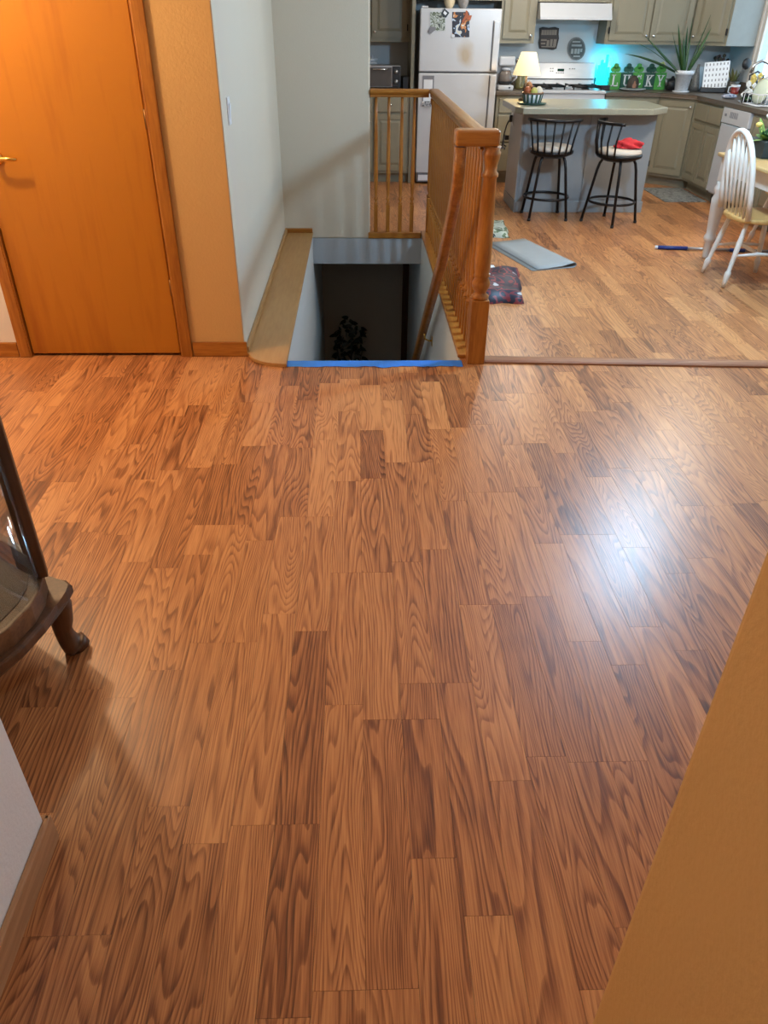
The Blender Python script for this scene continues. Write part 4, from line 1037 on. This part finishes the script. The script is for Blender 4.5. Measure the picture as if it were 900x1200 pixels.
# chrome utensils laid by rack
ut = MB(); ut.tube([(3.62, 7.86, CH + .006), (3.67, 8.0, CH + .006)], .005, 6); ut.ball((3.675, 8.02, CH + .008), .02, .8, 1.2, .35, 2)
o = ut.build('spoon', M_CHROME); tag(o, 'steel spoon lying on the counter edge above the dishwasher', 'spoon')
tw = MB(); tw.ball((3.72, 8.35, CH + .024), .06, 1.3, .9, .38, 3); o = tw.build('dish_cloth', print_mat('blue_grey_cloth', [(.05, .06, .12), (.3, .33, .42), (.5, .52, .58)], 30, 3)); tag(o, 'crumpled blue grey dish cloth on the counter by the mug', 'cloth')

# dishwasher
dw = thing('dishwasher', 'white dishwasher in the cabinet run under the window', 'dishwasher', (ex + .3, 7.757, 0))
MB().box(ex + .01, XRW - .03, 7.46, 8.054, .10, CH - .042).build('body', M_WHITE, dw, True)
MB().box(ex - .022, ex + .009, 7.465, 8.05, .12, .735, bev=.006).build('door', M_WHITE, dw, True)
pnl = MB().box(ex - .03, ex + .009, 7.465, 8.05, .741, CH - .042, bev=.006).build('control_panel', M_WHITE, dw, True)
MB().box(ex - .0335, ex - .0302, 7.95, 7.99, .80, .822, bev=.001).build('latch', M_GREYT, pnl, True)
for i in range(6): MB().box(ex - .033, ex - .0302, 7.86 - i * .03, 7.872 - i * .03, .795, .845).build('vent_slot', M_GREYT, pnl, True)
MB().box(ex + .05, ex + .06, 7.465, 8.05, .0005, .0995).build('toe_plate', M_DARK, dw, True)

# kitchen rug
o = MB().box(3.17, 3.61, 8.05, 8.80, .0008, .009, bev=.003).build('kitchen_rug', print_mat('grey_pattern', [(.10, .10, .095), (.20, .20, .185), (.30, .30, .28), (.15, .16, .155)], 18, 5)); tag(o, 'small grey patterned rug in front of the corner base cabinet', 'rug')

# ------------------------------------------------------------------ island
isl = thing('kitchen_island', 'grey kitchen island with pale speckled overhanging top', 'island', (2.13, 7.85, 0))
IX0, IX1, IY0, IY1 = 1.515, 2.745, 7.56, 8.14
MB().box(IX0, IX1, IY0, IY1, .0, CH - .05).build('body', M_ISL, isl, True)
pnl = MB()
for (a, b_) in ((IX0 + .02, 2.12), (2.14, IX1 - .02)): pnl.box(a, b_, IY0 - .008, IY0 - .0003, .12, CH - .07, bev=.002)
pnl.build('front_panel', M_ISL, isl, True)
MB().box(IX0 - .012, IX1 + .012, IY0 - .014, IY0 - .0003, .0005, .10, bev=.003).build('plinth', M_ISL, isl, True)
MB().box(IX0 - .012, IX0 - .0003, IY0, IY1, .0005, .10, bev=.003).build('plinth', M_ISL, isl, True)
MB().box(IX0 - .008, IX0 - .0003, IY0 + .005, IY1 - .005, .105, CH - .055, bev=.002).build('side_panel', mat('side_paint', (.42, .41, .39), .5), isl, True)
MB().prism([(1.40, 7.40), (1.45, 7.27), (2.60, 7.27), (2.79, 7.46), (2.79, 8.02), (2.62, 8.20), (1.45, 8.20), (1.40, 8.08)], CH - .05, CH, bev=.006).build('top', M_ISLTOP, isl, True)
# power outlet with plugs and cable on the island side
pp = at_x(602, 139, IX0)
out = thing('power_outlet', 'white outlet plate with black plug on the island side', 'outlet', (IX0 - .0085, pp.y, pp.z))
MB().box(-.006, 0, -.035, .035, -.055, .055, bev=.002).build('plate', M_WHITE, out)
MB().box(-.035, -.0065, -.018, .018, -.03, .03, bev=.005).build('plug', M_DARK, out)
cab = MB(); q = Vector((IX0 - .045, pp.y, pp.z))
cab.tube([q + Vector((0, 0, -.02)), q + Vector((-.01, .04, -.06)), q + Vector((-.02, .08, -.14)), q + Vector((-.02, .10, -.20)), q + Vector((-.02, .04, -.24)), q + Vector((-.015, -.04, -.235)), q + Vector((-.02, -.02, -.265)), q + Vector((-.025, .06, -.26)), q + Vector((-.02, .14, -.28)), q + Vector((-.01, .18, -.22)), q + Vector((-.008, .12, -.17))], .007, 7)
cab.box(q.x - .02, q.x + .02, q.y + .02, q.y + .07, q.z - .19, q.z - .15, bev=.005)
tag(cab.build('power_cable', M_DARK), 'looped black power cable hanging at the side of the island', 'cable')

# table lamp on the island
pl_ = at_y(615, 114, 7.98)
lm = thing('table_lamp', 'table lamp with cream conical shade on the kitchen island', 'lamp', (1.63, 7.98, CH))
zb, zt = at_y(618, 88, 7.98).z - CH, at_y(618, 61, 7.98).z - CH
xl, xr = at_y(601.5, 88, 7.98).x, at_y(634, 88, 7.98).x
rb = (xr - xl) / 2; lm.location.x = (xl + xr) / 2 - .005
xl, xr = at_y(610, 61, 7.98).x, at_y(627.5, 61, 7.98).x; rt_ = (xr - xl) / 2
MB().lathe([(.0, .001), (.055, .001), (.055, .012), (.02, .03), (.014, .06), (.024, .10), (.014, .15), (.010, .17), (.010, zb + .03), (.0, zb + .03)], n=18, cap=False).build('base', mat('dark_bronze', (.06, .045, .035), .4, .5), lm)
M_SHADE = mat('cream_shade', (.80, .70, .42), .8, var=.03, emit=(1.0, .80, .42), estr=.55)
sh = MB(); sh.lathe([(rb, zb), (rt_, zt), (rt_ - .003, zt), (rb - .003, zb), (rb, zb)], n=32, cap=False); sh.build('shade', M_SHADE, lm)
MB().ball((0, 0, zb + .07), .03, 1, 1, 1.2, 2).build('bulb', mat('bulb_glow', (1, .9, .7), .4, emit=(1, .78, .45), estr=6), lm)
ld = bpy.data.lights.new('lamp_bulb', 'POINT'); ld.energy = 5; ld.color = (1, .72, .38); ld.shadow_soft_size = .03
lo = bpy.data.objects.new('lamp_bulb', ld); COL.objects.link(lo); lo.parent = lm; lo.location = (0, 0, zb - .01)
# tray and basket of fruit
p = at_z(623, 120, CH)
ty = MB(); ty.lathe([(.0, .001), (.12, .001), (.135, .012), (.13, .014), (.0, .006)], n=28, cap=False)
BY = 7.62; bxx = at_y(623.5, 118, BY).x
o = ty.build('tray', mat('dark_green_tray', (.02, .07, .055), .4)); o.location = (bxx, BY, CH); tag(o, 'round dark green tray under the fruit basket on the island', 'tray')
bk = thing('fruit_basket', 'green and white slatted basket on the island tray', 'basket', (bxx, BY, CH + .0145))
MB().lathe([(.0, .0), (.075, .0), (.092, .075), (.086, .075), (.07, .008), (.0, .008)], n=24, cap=False).build('liner', M_POT, bk)
for i in range(14):
    a = i * 2 * PI / 14
    MB().obox(Matrix.Rotation(a, 4, 'Z') @ Matrix.Translation((.087, 0, .036)) @ Matrix.Rotation(.22, 4, 'Y'), .005, .018, .07).build('slat', mat('dark_green_tray', 0), bk)
MB().lathe([(.094, .068), (.097, .074), (.097, .082), (.090, .082), (.090, .0755)], n=24, cap=False).build('rim', mat('brown_rim', (.16, .07, .03), .5), bk)
fr_l = [(-.055, -.02, .085, .036, 'pointed rust coloured gourd at the side of the fruit basket', (.30, .08, .025)), (.0, -.045, .080, .034, 'yellow green apple in the front of the fruit basket', (.45, .42, .10)), (.05, -.01, .085, .035, 'cream white onion in the fruit basket', (.65, .60, .50)),
        (.0, .04, .09, .036, 'dark maroon fruit at the back of the fruit basket', (.07, .02, .02)), (-.035, .03, .125, .03, 'orange brown pear on top of the fruit basket', (.40, .16, .05))]
for i, (dx, dy, dz, r_, lab, c) in enumerate(fr_l):
    m = MB(); m.lathe([(.0, -r_), (r_ * .6, -r_ * .85), (r_, -.1 * r_), (r_ * .85, .5 * r_), (r_ * .4, .95 * r_), (r_ * .1, 1.05 * r_), (.0, 1.0 * r_)], n=14, cap=False)
    t = thing('fruit', lab, 'fruit', (bxx + dx, BY + dy, CH + dz + .022), 0, 'fruit in the island basket'); m.build('flesh', mat('fruit_%d' % i, c, .4, var=.25), t)
    MB().tube([(0, 0, r_ * .95), (.004, 0, r_ * 1.35)], .003, 5).build('stem', M_DLEAF, t)

# ------------------------------------------------------------------ bar stools
def make_stool(label, loc, rz, leg_a):
    t = thing('bar_stool', label, 'stool', loc, rz)
    SZ = .565
    for k in range(4):
        a = leg_a - rz + PI / 4 + k * PI / 2
        m = MB(); m.tube([(.11 * math.cos(a), .11 * math.sin(a), SZ - .03), (.135 * math.cos(a), .135 * math.sin(a), SZ - .035), (.155 * math.cos(a), .155 * math.sin(a), SZ - .065), (.17 * math.cos(a), .17 * math.sin(a), SZ - .12), (.245 * math.cos(a), .245 * math.sin(a), .012)], .0125, 10)
        lg = m.build('leg', M_BLACK, t)
        MB().lathe([(.015, .0005), (.015, .02), (.012, .022)], .245 * math.cos(a), .245 * math.sin(a), 10).build('foot_cap', M_DARK, lg)
    m = MB(); m.tube([(.205 * math.cos(i * PI / 16), .205 * math.sin(i * PI / 16), .185) for i in range(32)], .011, 8, closed=True); m.build('foot_ring', M_BLACK, t)
    m = MB(); m.lathe([(.0, SZ - .045), (.12, SZ - .045), (.195, SZ - .012), (.20, SZ), (.198, SZ + .012), (.0, SZ + .012)], n=32, cap=False); m.build('seat_pan', M_BLACK, t)
    m = MB(); m.lathe([(.0, SZ + .0125), (.185, SZ + .0125), (.190, SZ + .03), (.178, SZ + .05), (.12, SZ + .06), (.0, SZ + .062)], n=32, cap=False); m.build('cushion', M_CUSH, t)
    # back: slats fan out from the rim (back direction = -y local)
    top = []
    for i in range(7):
        f = (i - 3) / 3; a = -PI / 2 + f * 1.0; at2 = -PI / 2 + f * .98
        b0 = Vector((.196 * math.cos(a), .196 * math.sin(a), SZ)); r2 = .255
        b2 = Vector((r2 * math.cos(at2) * 1.0, .04 + r2 * math.sin(at2), SZ + .255))
        mid = (b0 + b2) / 2 + Vector((.015 * math.cos(a) * -1, -.02, -.03)) * (.6)
        m = MB(); m.tube([b0, b0 * .55 + mid * .45 + Vector((0, 0, .0)), mid, b2], .0085, 8); m.build('slat', M_BLACK, t)
    pts = []
    for i in range(15):
        f = (i - 7) / 7 * 1.12; at2 = -PI / 2 + f * .98
        pts.append((.255 * math.cos(at2), .04 + .255 * math.sin(at2), SZ + .262))
    m = MB(); m.tube(pts, .014, 8); m.build('top_rail', M_BLACK, t)
    return t
make_stool('black metal bar stool with its slatted back to the railing side', (1.755, 7.345, 0), -.2, 0.0)
make_stool('black metal bar stool turned sideways with red cloth on its seat', (2.315, 7.14, 0), -1.50, -.92)
# red cloth on the seat
rc = MB(); rr = random.Random(5)
base = Vector((2.37, 7.10, .630))
b = bmesh.new(); bmesh.ops.create_icosphere(b, subdivisions=4, radius=1)
for v in b.verts:
    n = v.co.copy(); f = 1 + .16 * math.sin(n.x * 7 + 1) * math.cos(n.y * 6) + .12 * math.sin(n.z * 9 + n.x * 5)
    v.co = Vector((n.x * .115 * f, n.y * .075 * f, max(n.z, -.15) * .06 * f + .01))
for f in b.faces: f.smooth = True
rc.join(b, Matrix.Translation(base)); tag(rc.build('red_cloth', mat('red_fabric', (.55, .02, .025), .8, var=.3, scale=30)), 'crumpled red cloth lying on a bar stool seat', 'cloth')

# ------------------------------------------------------------------ dining table and chairs
tb = thing('dining_table', 'white dining table with natural wood top and turned legs', 'table', (3.13, 5.33, 0))
TX0, TX1, TY0, TY1 = 2.675, 3.58, 4.68, 5.975
M_NAT = wood('natural_maple', (.62, .42, .18), (.52, .33, .13), 'y', .35, freq=5, rings=2)
MB().box(TX0, TX1, TY0, TY1, .725, .752, bev=.008).build('table_top', M_NAT, tb, True)
m = MB()
for (a, b_, c, d) in ((TX0 + .06, TX1 - .06, TY0 + .05, TY0 + .072), (TX0 + .06, TX1 - .06, TY1 - .072, TY1 - .05), (TX0 + .05, TX0 + .072, TY0 + .06, TY1 - .06), (TX1 - .072, TX1 - .05, TY0 + .06, TY1 - .06)):
    m.box(a, b_, c, d, .615, .7245)
m.build('apron', M_WPAINT, tb, True)
for (lx, ly) in ((TX0 + .062, TY1 - .075), (TX1 - .062, TY1 - .075), (TX0 + .062, TY0 + .075), (TX1 - .062, TY0 + .075)):
    m = MB(); m.box(lx - .037, lx + .037, ly - .037, ly + .037, .56, .7245, bev=.004)
    m.lathe([(.022, .0), (.026, .02), (.032, .12), (.036, .125), (.047, .15), (.047, .165), (.034, .19), (.038, .22), (.053, .40), (.056, .44), (.042, .475), (.054, .50), (.054, .52), (.042, .54), (.044, .56)], lx, ly, 18)
    m.build('leg', M_WPAINT, tb, True)
def make_chair(label, loc, rz):
    """windsor chair, facing +x locally; back at -x"""
    t = thing('dining_chair', label, 'chair', loc, rz)
    m = MB(); poly = []
    for i in range(28):
        a = 2 * PI * i / 28
        poly.append((.215 * math.copysign(abs(math.cos(a)) ** .75, math.cos(a)), .225 * math.copysign(abs(math.sin(a)) ** .75, math.sin(a)) * (1 + .06 * math.cos(a))))
    m.prism(poly, .425, .455, bev=.010); m.build('seat', mat('seat_wood', (.52, .30, .10), .35, var=.15, scale=8), t)
    for sx in (-1, 1):
        for sy in (-1, 1):
            top = Vector((sx * .13, sy * .13, .4249)); ft = Vector((sx * (.21 if sx < 0 else .19), sy * .185, 0.004)); d = ft - top
            m = MB(); prof = [(0, .013), (.1, .015), (.35, .019), (.6, .016), (.74, .013), (.77, .021), (.82, .022), (.9, .016), (1, .013)]
            m.tube([top + d * f for f, _ in prof], [r for _, r in prof], 12); m.build('leg', M_WPAINT, t)
    for sy in (-1, 1):
        m = MB(); m.tube([(-.168, sy * .157, .21), (0, sy * .152, .22), (.155, sy * .155, .21)], [.008, .014, .008], 10); m.build('stretcher', M_WPAINT, t)
    m = MB(); m.tube([(0, -.15, .22), (0, 0, .22), (0, .15, .22)], [.008, .014, .008], 10); m.build('stretcher', M_WPAINT, t)
    # hoop
    def bp(y, z): return Vector((-.175 - (z - .455) * .16, y, z))
    pts = []
    for i in range(25):
        a = PI * i / 24; yy = -.22 * math.cos(a) * (1 - .0 * math.sin(a)); zz = .455 + .51 * math.sin(a) ** .62
        pts.append(bp(yy * (1 + .08 * math.sin(a)), zz))
    m = MB(); m.tube(pts, .018, 10); m.build('hoop', M_WPAINT, t)
    for i in range(6):
        y0 = (-2.5 + i) * .058; y1 = (-2.5 + i) * .068
        # height of hoop at y1
        c = min(1, abs(y1) / .235); zt = .455 + .51 * (math.sqrt(1 - c * c)) ** .62 - .006
        p0, p1 = bp(y0, .4555), bp(y1, zt)
        m = MB(); m.tube([p0, p0.lerp(p1, .45), p0.lerp(p1, .68), p1], [.008, .010, .017, .007], 8); m.build('spindle', M_WPAINT, t)
    return t
make_chair('white hoop back windsor chair pulled up beside the table side near the mop pole', (2.765, 5.31, 0), 0.0)
make_chair('white windsor chair at the table end facing the railing side away from the cabinets', (3.45, 6.12, 0), -PI / 2)
# centrepiece on the table
ct = thing('flower_basket', 'dark square basket with green and yellow foliage on the dining table', 'flowers', (2.94, 5.77, .753))
MB().prism([(-.10, -.14), (.10, -.14), (.10, .14), (-.10, .14)], .001, .11, bev=.008).build('basket', mat('dark_teal_basket', (.02, .03, .03), .6, var=.3, scale=60), ct)
rr = random.Random(9)
for i in range(46):
    a = rr.random() * 6.28; r_ = rr.uniform(.03, .17); m = MB()
    blade(m, (.05 * math.cos(a), .08 * math.sin(a), .105), (r_ * math.cos(a), 1.15 * r_ * math.sin(a), rr.uniform(.13, .26)), rr.uniform(.018, .032), (0, 0, -.03), 5, a, .2)
    m.build('leaf', (M_LEAF, mat('emerald', (.01, .16, .06), .4, var=.4), M_LEAF2)[i % 3], ct)
for i in range(12):
    a = rr.random() * 6.28; r_ = rr.uniform(.02, .13); m = MB(); m.ball((r_ * math.cos(a), 1.2 * r_ * math.sin(a), rr.uniform(.19, .27)), .024, 1, 1, .7, 2)
    m.build('bloom', (mat('yellow_petal', 0), mat('white_petal', 0))[i % 2], ct)

# ------------------------------------------------------------------ things on the kitchen floor
# grey mat folded in two
A, B, C, D = (at_z(583.5, 291.7), at_z(615, 282), at_z(675, 313.5), at_z(641, 320))
ub = (C - B).normalized(); Lm = (C - B).length; wv_ = Vector((-ub.y, ub.x, 0))
if wv_.dot(A - B) < 0: wv_ = -wv_
Wm = abs((A - B).dot(wv_))
sec = [(Wm + .03, .001)] + [(.03, .001), (.012, .003), (.002, .012), (.0, .022), (.006, .032), (.02, .037), (.06, .030), (.12, .018), (Wm * .7, .010), (Wm - .01, .0075)]
m = MB()
def mp_(s, t, dz): return B + ub * (t * Lm) + wv_ * s + Vector((0, 0, dz))
for (s0, z0), (s1, z1) in zip(sec, sec[1:]):
    n = 8
    for i in range(n):
        def zf(z, t): return z if z < .004 else .0055 + (z - .0055) * (0.35 + .65 * t) if z > .0055 else z
        t0, t1 = i / n, (i + 1) / n
        f = m.bm.faces.new([m.bm.verts.new(mp_(s0, t0, zf(z0, t0))), m.bm.verts.new(mp_(s0, t1, zf(z0, t1))), m.bm.verts.new(mp_(s1, t1, zf(z1, t1))), m.bm.verts.new(mp_(s1, t0, zf(z1, t0)))])
        f.smooth = True
bmesh.ops.remove_doubles(m.bm, verts=m.bm.verts[:], dist=1e-5)
o = m.build('floor_mat', mat('grey_rubber', (.33, .35, .35), .6, var=.06)); sol = o.modifiers.new('thickness', 'SOLIDIFY'); sol.thickness = .0035; sol.offset = 0
for v in o.data.vertices: v.co.z += .001
tag(o, 'grey rubber mat folded in two lying on the floor', 'mat')
# soft folded bundles
def bundle(name, label, cat, poly, h, m_, seed, ripple=.012):
    b = bmesh.new(); n = 14; A, B, C, D = [Vector((p[0], p[1], 0)) for p in poly]
    grid = []
    for j in range(n + 1):
        row = []
        for i in range(n + 1):
            u, v = i / n, j / n
            p = A.lerp(B, u).lerp(D.lerp(C, u), v)
            e = min(u, 1 - u, v, 1 - v); z = h * min(1, (e / .10)) ** .45 if e > 0 else .003
            z *= 1 + .18 * math.sin(u * 9 + seed) * math.sin(v * 7 + seed * 2)
            p += Vector((math.sin(v * 13 + seed), math.sin(u * 11 + seed), 0)) * ripple
            row.append(b.verts.new((p.x, p.y, z)))
        grid.append(row)
    for j in range(n):
        for i in range(n):
            f = b.faces.new((grid[j][i], grid[j][i + 1], grid[j + 1][i + 1], grid[j + 1][i])); f.smooth = True
    rim = [grid[0][i] for i in range(n)] + [grid[j][n] for j in range(n)] + [grid[n][n - i] for i in range(n)] + [grid[n - j][0] for j in range(n)]
    low = [b.verts.new((v.co.x, v.co.y, .001)) for v in rim]; L = len(rim)
    for i in range(L): b.faces.new((rim[i], rim[(i + 1) % L], low[(i + 1) % L], low[i]))
    b.faces.new(low[::-1])
    mm = MB(); mm.join(b); o = mm.build(name, m_); tag(o, label, cat); return o
P1, P2 = at_z(612, 356), at_z(601, 316)
blk = bundle('folded_blanket', 'folded navy and red patterned blanket on the floor beside the newel post', 'blanket',
       [(.74, P1.y), (P1.x, P1.y), (P2.x + .02, P2.y - .12), (.80, P2.y - .10)], .075, print_mat('navy_red_print', [(.012, .014, .03), (.012, .014, .03), (.24, .03, .035), (.014, .015, .035), (.014, .015, .035), (.20, .02, .03), (.012, .014, .03), (.5, .5, .5)], 7.5, 2.6), 1.2)
o = bundle('white_towel', 'small white towel showing under the folded navy blanket', 'towel', [(.735, P2.y - .055), (1.02, P2.y - .055), (1.02, P2.y + .02), (.74, P2.y + .03)], .03, M_POT, 2.2, .006)
Q1, Q2 = at_z(598, 279), at_z(589, 262)
o = bundle('patterned_cloth', 'folded green and white camouflage cloth on the floor behind the railing', 'cloth', [(1.06, Q1.y), (Q1.x, Q1.y), (Q2.x, Q2.y), (1.12, Q2.y)], .045, print_mat('camo_print', [(.02, .03, .02), (.10, .16, .08), (.50, .54, .45), (.55, .60, .50), (.04, .05, .03)], 12, 7.5), 3.1)
# mop pole
mpole = thing('mop_pole', 'telescopic mop pole with blue grips lying under the dining chair', 'mop', (2.42, 6.17, 0))
a, b_ = Vector((at_z(767, 292).x, at_z(767, 292).y, .016)), Vector((3.40, 6.03, .016)); dv = b_ - a
M_BLUE = mat('navy_grip', (.012, .03, .16), .45)
def seg(f0, f1, r, m_, nm):
    MB().tube([a + dv * f0, a + dv * f1], r, 14).build(nm, m_, mpole, True)
seg(0, .022, .014, M_POT, 'end_cap'); seg(.0225, .26, .0155, M_BLUE, 'grip'); seg(.2605, .60, .0115, M_STEEL, 'tube'); seg(.6005, .72, .015, M_BLUE, 'collar'); seg(.7205, 1.0, .012, M_GREYT, 'tube')

# potted ficus at the foot of the stairs
fp = thing('potted_ficus', 'dark leafy houseplant at the foot of the basement stairs', 'plant', (-.13, 7.78, ZB))
MB().lathe([(.0, .001), (.12, .001), (.15, .26), (.16, .28), (.14, .28), (.0, .25)], n=20, cap=False).build('pot', M_DARK, fp)
rr = random.Random(4)
for i in range(5):
    a = i * 1.256; MB().tube([(.02 * math.cos(a), .02 * math.sin(a), .25), (.05 * math.cos(a), .05 * math.sin(a), .7), (.16 * math.cos(a), .14 * math.sin(a), 1.15 + .05 * i)], [.012, .009, .004], 6).build('stem', M_DLEAF, fp)
for i in range(170):
    a = rr.random() * 6.28; r_ = .24 * math.sqrt(rr.random()); z = rr.uniform(.75, 1.54) - .6 * r_
    m = MB(); b2 = rr.random() * 6.28; blade(m, (r_ * math.cos(a) * .7, r_ * math.sin(a) * .7, z), (r_ * math.cos(a) * .7 + .08 * math.cos(b2), r_ * math.sin(a) * .7 + .08 * math.sin(b2), z + rr.uniform(-.05, .05)), .022, (0, 0, -.02), 4, a + 1.57, .2)
    m.build('leaf', M_DLEAF, fp)

# ------------------------------------------------------------------ curio cabinet (near left)
M_WAL = wood('walnut', (.115, .050, .020), (.062, .025, .010), 'z', .45, freq=8, rings=4, coat=.05)
M_WALP = wood('walnut_base', (.17, .082, .034), (.085, .036, .014), 'x', .45, freq=8, rings=5, coat=.05)
cu = thing('curio_cabinet', 'dark walnut curio cabinet with curved glass sides and cabriole feet', 'cabinet', (-1.112, 1.795, 0), math.atan2(-.6, .8))
# local frame: u to the near post, v outwards (front)
side = [(.31, 0), (.365, -.045), (.405, -.10), (.437, -.18), (.452, -.27), (.455, -.36), (.45, -.42)]
def outline(off=0.0, front=0.0):
    s = []
    for i, (u, v) in enumerate(side):
        a = Vector(side[max(0, i - 1)]); b_ = Vector(side[min(len(side) - 1, i + 1)]); d = (b_ - a).normalized(); nrm_ = Vector((-d.y, d.x))
        if i == 0: nrm_ = Vector((.6, .8))
        s.append((u + nrm_.x * off, v + nrm_.y * off))
    right = s
    left = [(-u, v) for u, v in reversed(s)]
    return right + left
ZBS = .195
o_ = outline(.018)
half = [(.20, .018), (.27, .030), (.312, .056), (.340, .052), (.356, .022), (.372, -.020)] + o_[2:len(side)]
MB().prism(([(-u, v) for u, v in half] [::1] + half[::-1])[::1], ZBS, ZBS + .035, bev=.008).build('base_moulding', M_WAL, cu)
MB().prism(outline(.0)[::-1], ZBS + .0355, ZBS + .095, bev=.003).build('base_rail', M_WALP, cu)
ZTOP = 1.80
MB().prism(outline(-.035)[::-1], ZBS + .0952, ZBS + .0975).build('cabinet_floor', wood('walnut_floor', (.060, .027, .011), (.035, .015, .007), 'x', .5, freq=6, rings=3, coat=0.0), cu)
MB().prism(outline(.012)[::-1], ZTOP - .09, ZTOP, bev=.008).build('cornice', M_WAL, cu)
for z in (.75, 1.12, 1.45):
    MB().prism(outline(-.03)[::-1], z, z + .006).build('glass_shelf', M_GLASS, cu)
for sx in (-1, 1):
    m = MB(); m.obox(Matrix.Translation((sx * .318, -.010, (ZBS + .0955 + ZTOP - .0905) / 2)) @ Matrix.Rotation(sx * -.55, 4, 'Z'), .034, .034, ZTOP - .0905 - ZBS - .0955, .004); m.build('post', M_WAL, cu)
    m = MB(); m.obox(Matrix.Translation((sx * .436, -.405, (ZBS + .0955 + ZTOP - .0905) / 2)), .028, .03, ZTOP - .0905 - ZBS - .0955, .004); m.build('post', M_WAL, cu)
    # curved glass
    g = MB(); pr = None
    for (u, v) in [(x * .985, y) for x, y in side]:
        cur = (g.bm.verts.new((sx * u, v, ZBS + .10)), g.bm.verts.new((sx * u, v, ZTOP - .095)))
        if pr: f = g.bm.faces.new((pr[0], cur[0], cur[1], pr[1])); f.smooth = True
        pr = cur
    o = g.build('curved_pane', M_GLASS, cu); o.modifiers.new('thickness', 'SOLIDIFY').thickness = .004
    # cabriole foot
    for (fx, fy, dx, dy) in ((sx * .318, .0, sx * .55, .83), (sx * .42, -.37, sx * .9, -.3)):
        m = MB(); d = Vector((dx, dy, 0)).normalized()
        path = [(.004, .205, .034), (.010, .17, .035), (.006, .12, .031), (.001, .085, .025), (.004, .062, .026), (.009, .042, .029), (.016, .022, .034), (.023, .008, .038), (.024, .0, .038)]
        m.tube([(fx + d.x * o_, fy + d.y * o_, max(z, .0) + (.014 if z < .02 else 0)) for o_, z, r in path], [min(r, .5) for o_, z, r in path], 10)
        for v in m.bm.verts: v.co.z = max(v.co.z, .001)
        m.build('foot', M_WAL, cu)
dm = MB()
for (a, b_, c, d) in ((-.30, .30, ZBS + .10, ZBS + .15), (-.30, .30, ZTOP - .15, ZTOP - .10), (-.30, -.265, ZBS + .15, ZTOP - .15), (.265, .30, ZBS + .15, ZTOP - .15)):
    dm.box(a, b_, -.018, .004, c, d, bev=.003)
d_ = dm.build('door', M_WAL, cu)
MB().box(-.264, .264, -.008, -.004, ZBS + .1505, ZTOP - .1505).build('pane', M_GLASS, d_)
MB().box(-.42, .42, -.425, -.415, ZBS + .0960, ZTOP - .0905).build('back_panel', M_WAL, cu)

# ------------------------------------------------------------------ lamps out of frame that light the room
def ceiling_lamp(name, label, loc, drop, energy, colour, r, size):
    t = thing(name, label, 'ceiling light', (loc[0], loc[1], CEIL))
    MB().lathe([(.0, -.001), (.09, -.001), (.09, -.025), (.02, -.03), (.0, -.03)], n=24, cap=False).build('canopy', M_BRASS, t)
    if drop > .12: MB().tube([(0, 0, -.03), (0, 0, -drop + .05)], .007, 8).build('stem', M_BRASS, t)
    m = MB(); m.lathe([(r, -drop + .05), (r * .95, -drop + .02), (r * .7, -drop - .02), (.0, -drop - .035)], n=28, cap=False)
    m.build('glass_bowl', mat('frosted_' + name, (.9, .9, .9), .5, emit=colour, estr=1.5), t)
    ld = bpy.data.lights.new(name + '_bulb', 'POINT'); ld.energy = energy; ld.color = colour; ld.shadow_soft_size = size
    o = bpy.data.objects.new(name + '_bulb', ld); COL.objects.link(o); o.parent = t; o.location = (0, 0, -drop - .05 - size)
    return t
ceiling_lamp('entry_light', 'warm frosted ceiling light in the entry by the door', (-1.95, 3.20), .10, ENTRY_W, (1.0, .70, .40), .16, .07)
ceiling_lamp('dining_light', 'cool white pendant light in front of the dining table', (2.02, 4.50), .36, DINING_W, (.42, .71, 1.0), .18, .09)
ceiling_lamp('kitchen_light', 'warm white ceiling light over the kitchen island', (1.79, 8.2), .10, KITCHEN_W, (1.0, .93, .84), .18, .09)
ceiling_lamp('nook_light', 'white ceiling light between the dining table and the island', (3.0, 6.25), .10, NOOK_W, (1.0, .90, .76), .16, .09)
ceiling_lamp('hall_fill_light', 'added warm fill light in the hallway', (.29, -.45), .10, HALL_FILL_W, (1.0, .86, .70), .12, .08)  # unseen fill lamp, added to brighten the near floor and hall walls
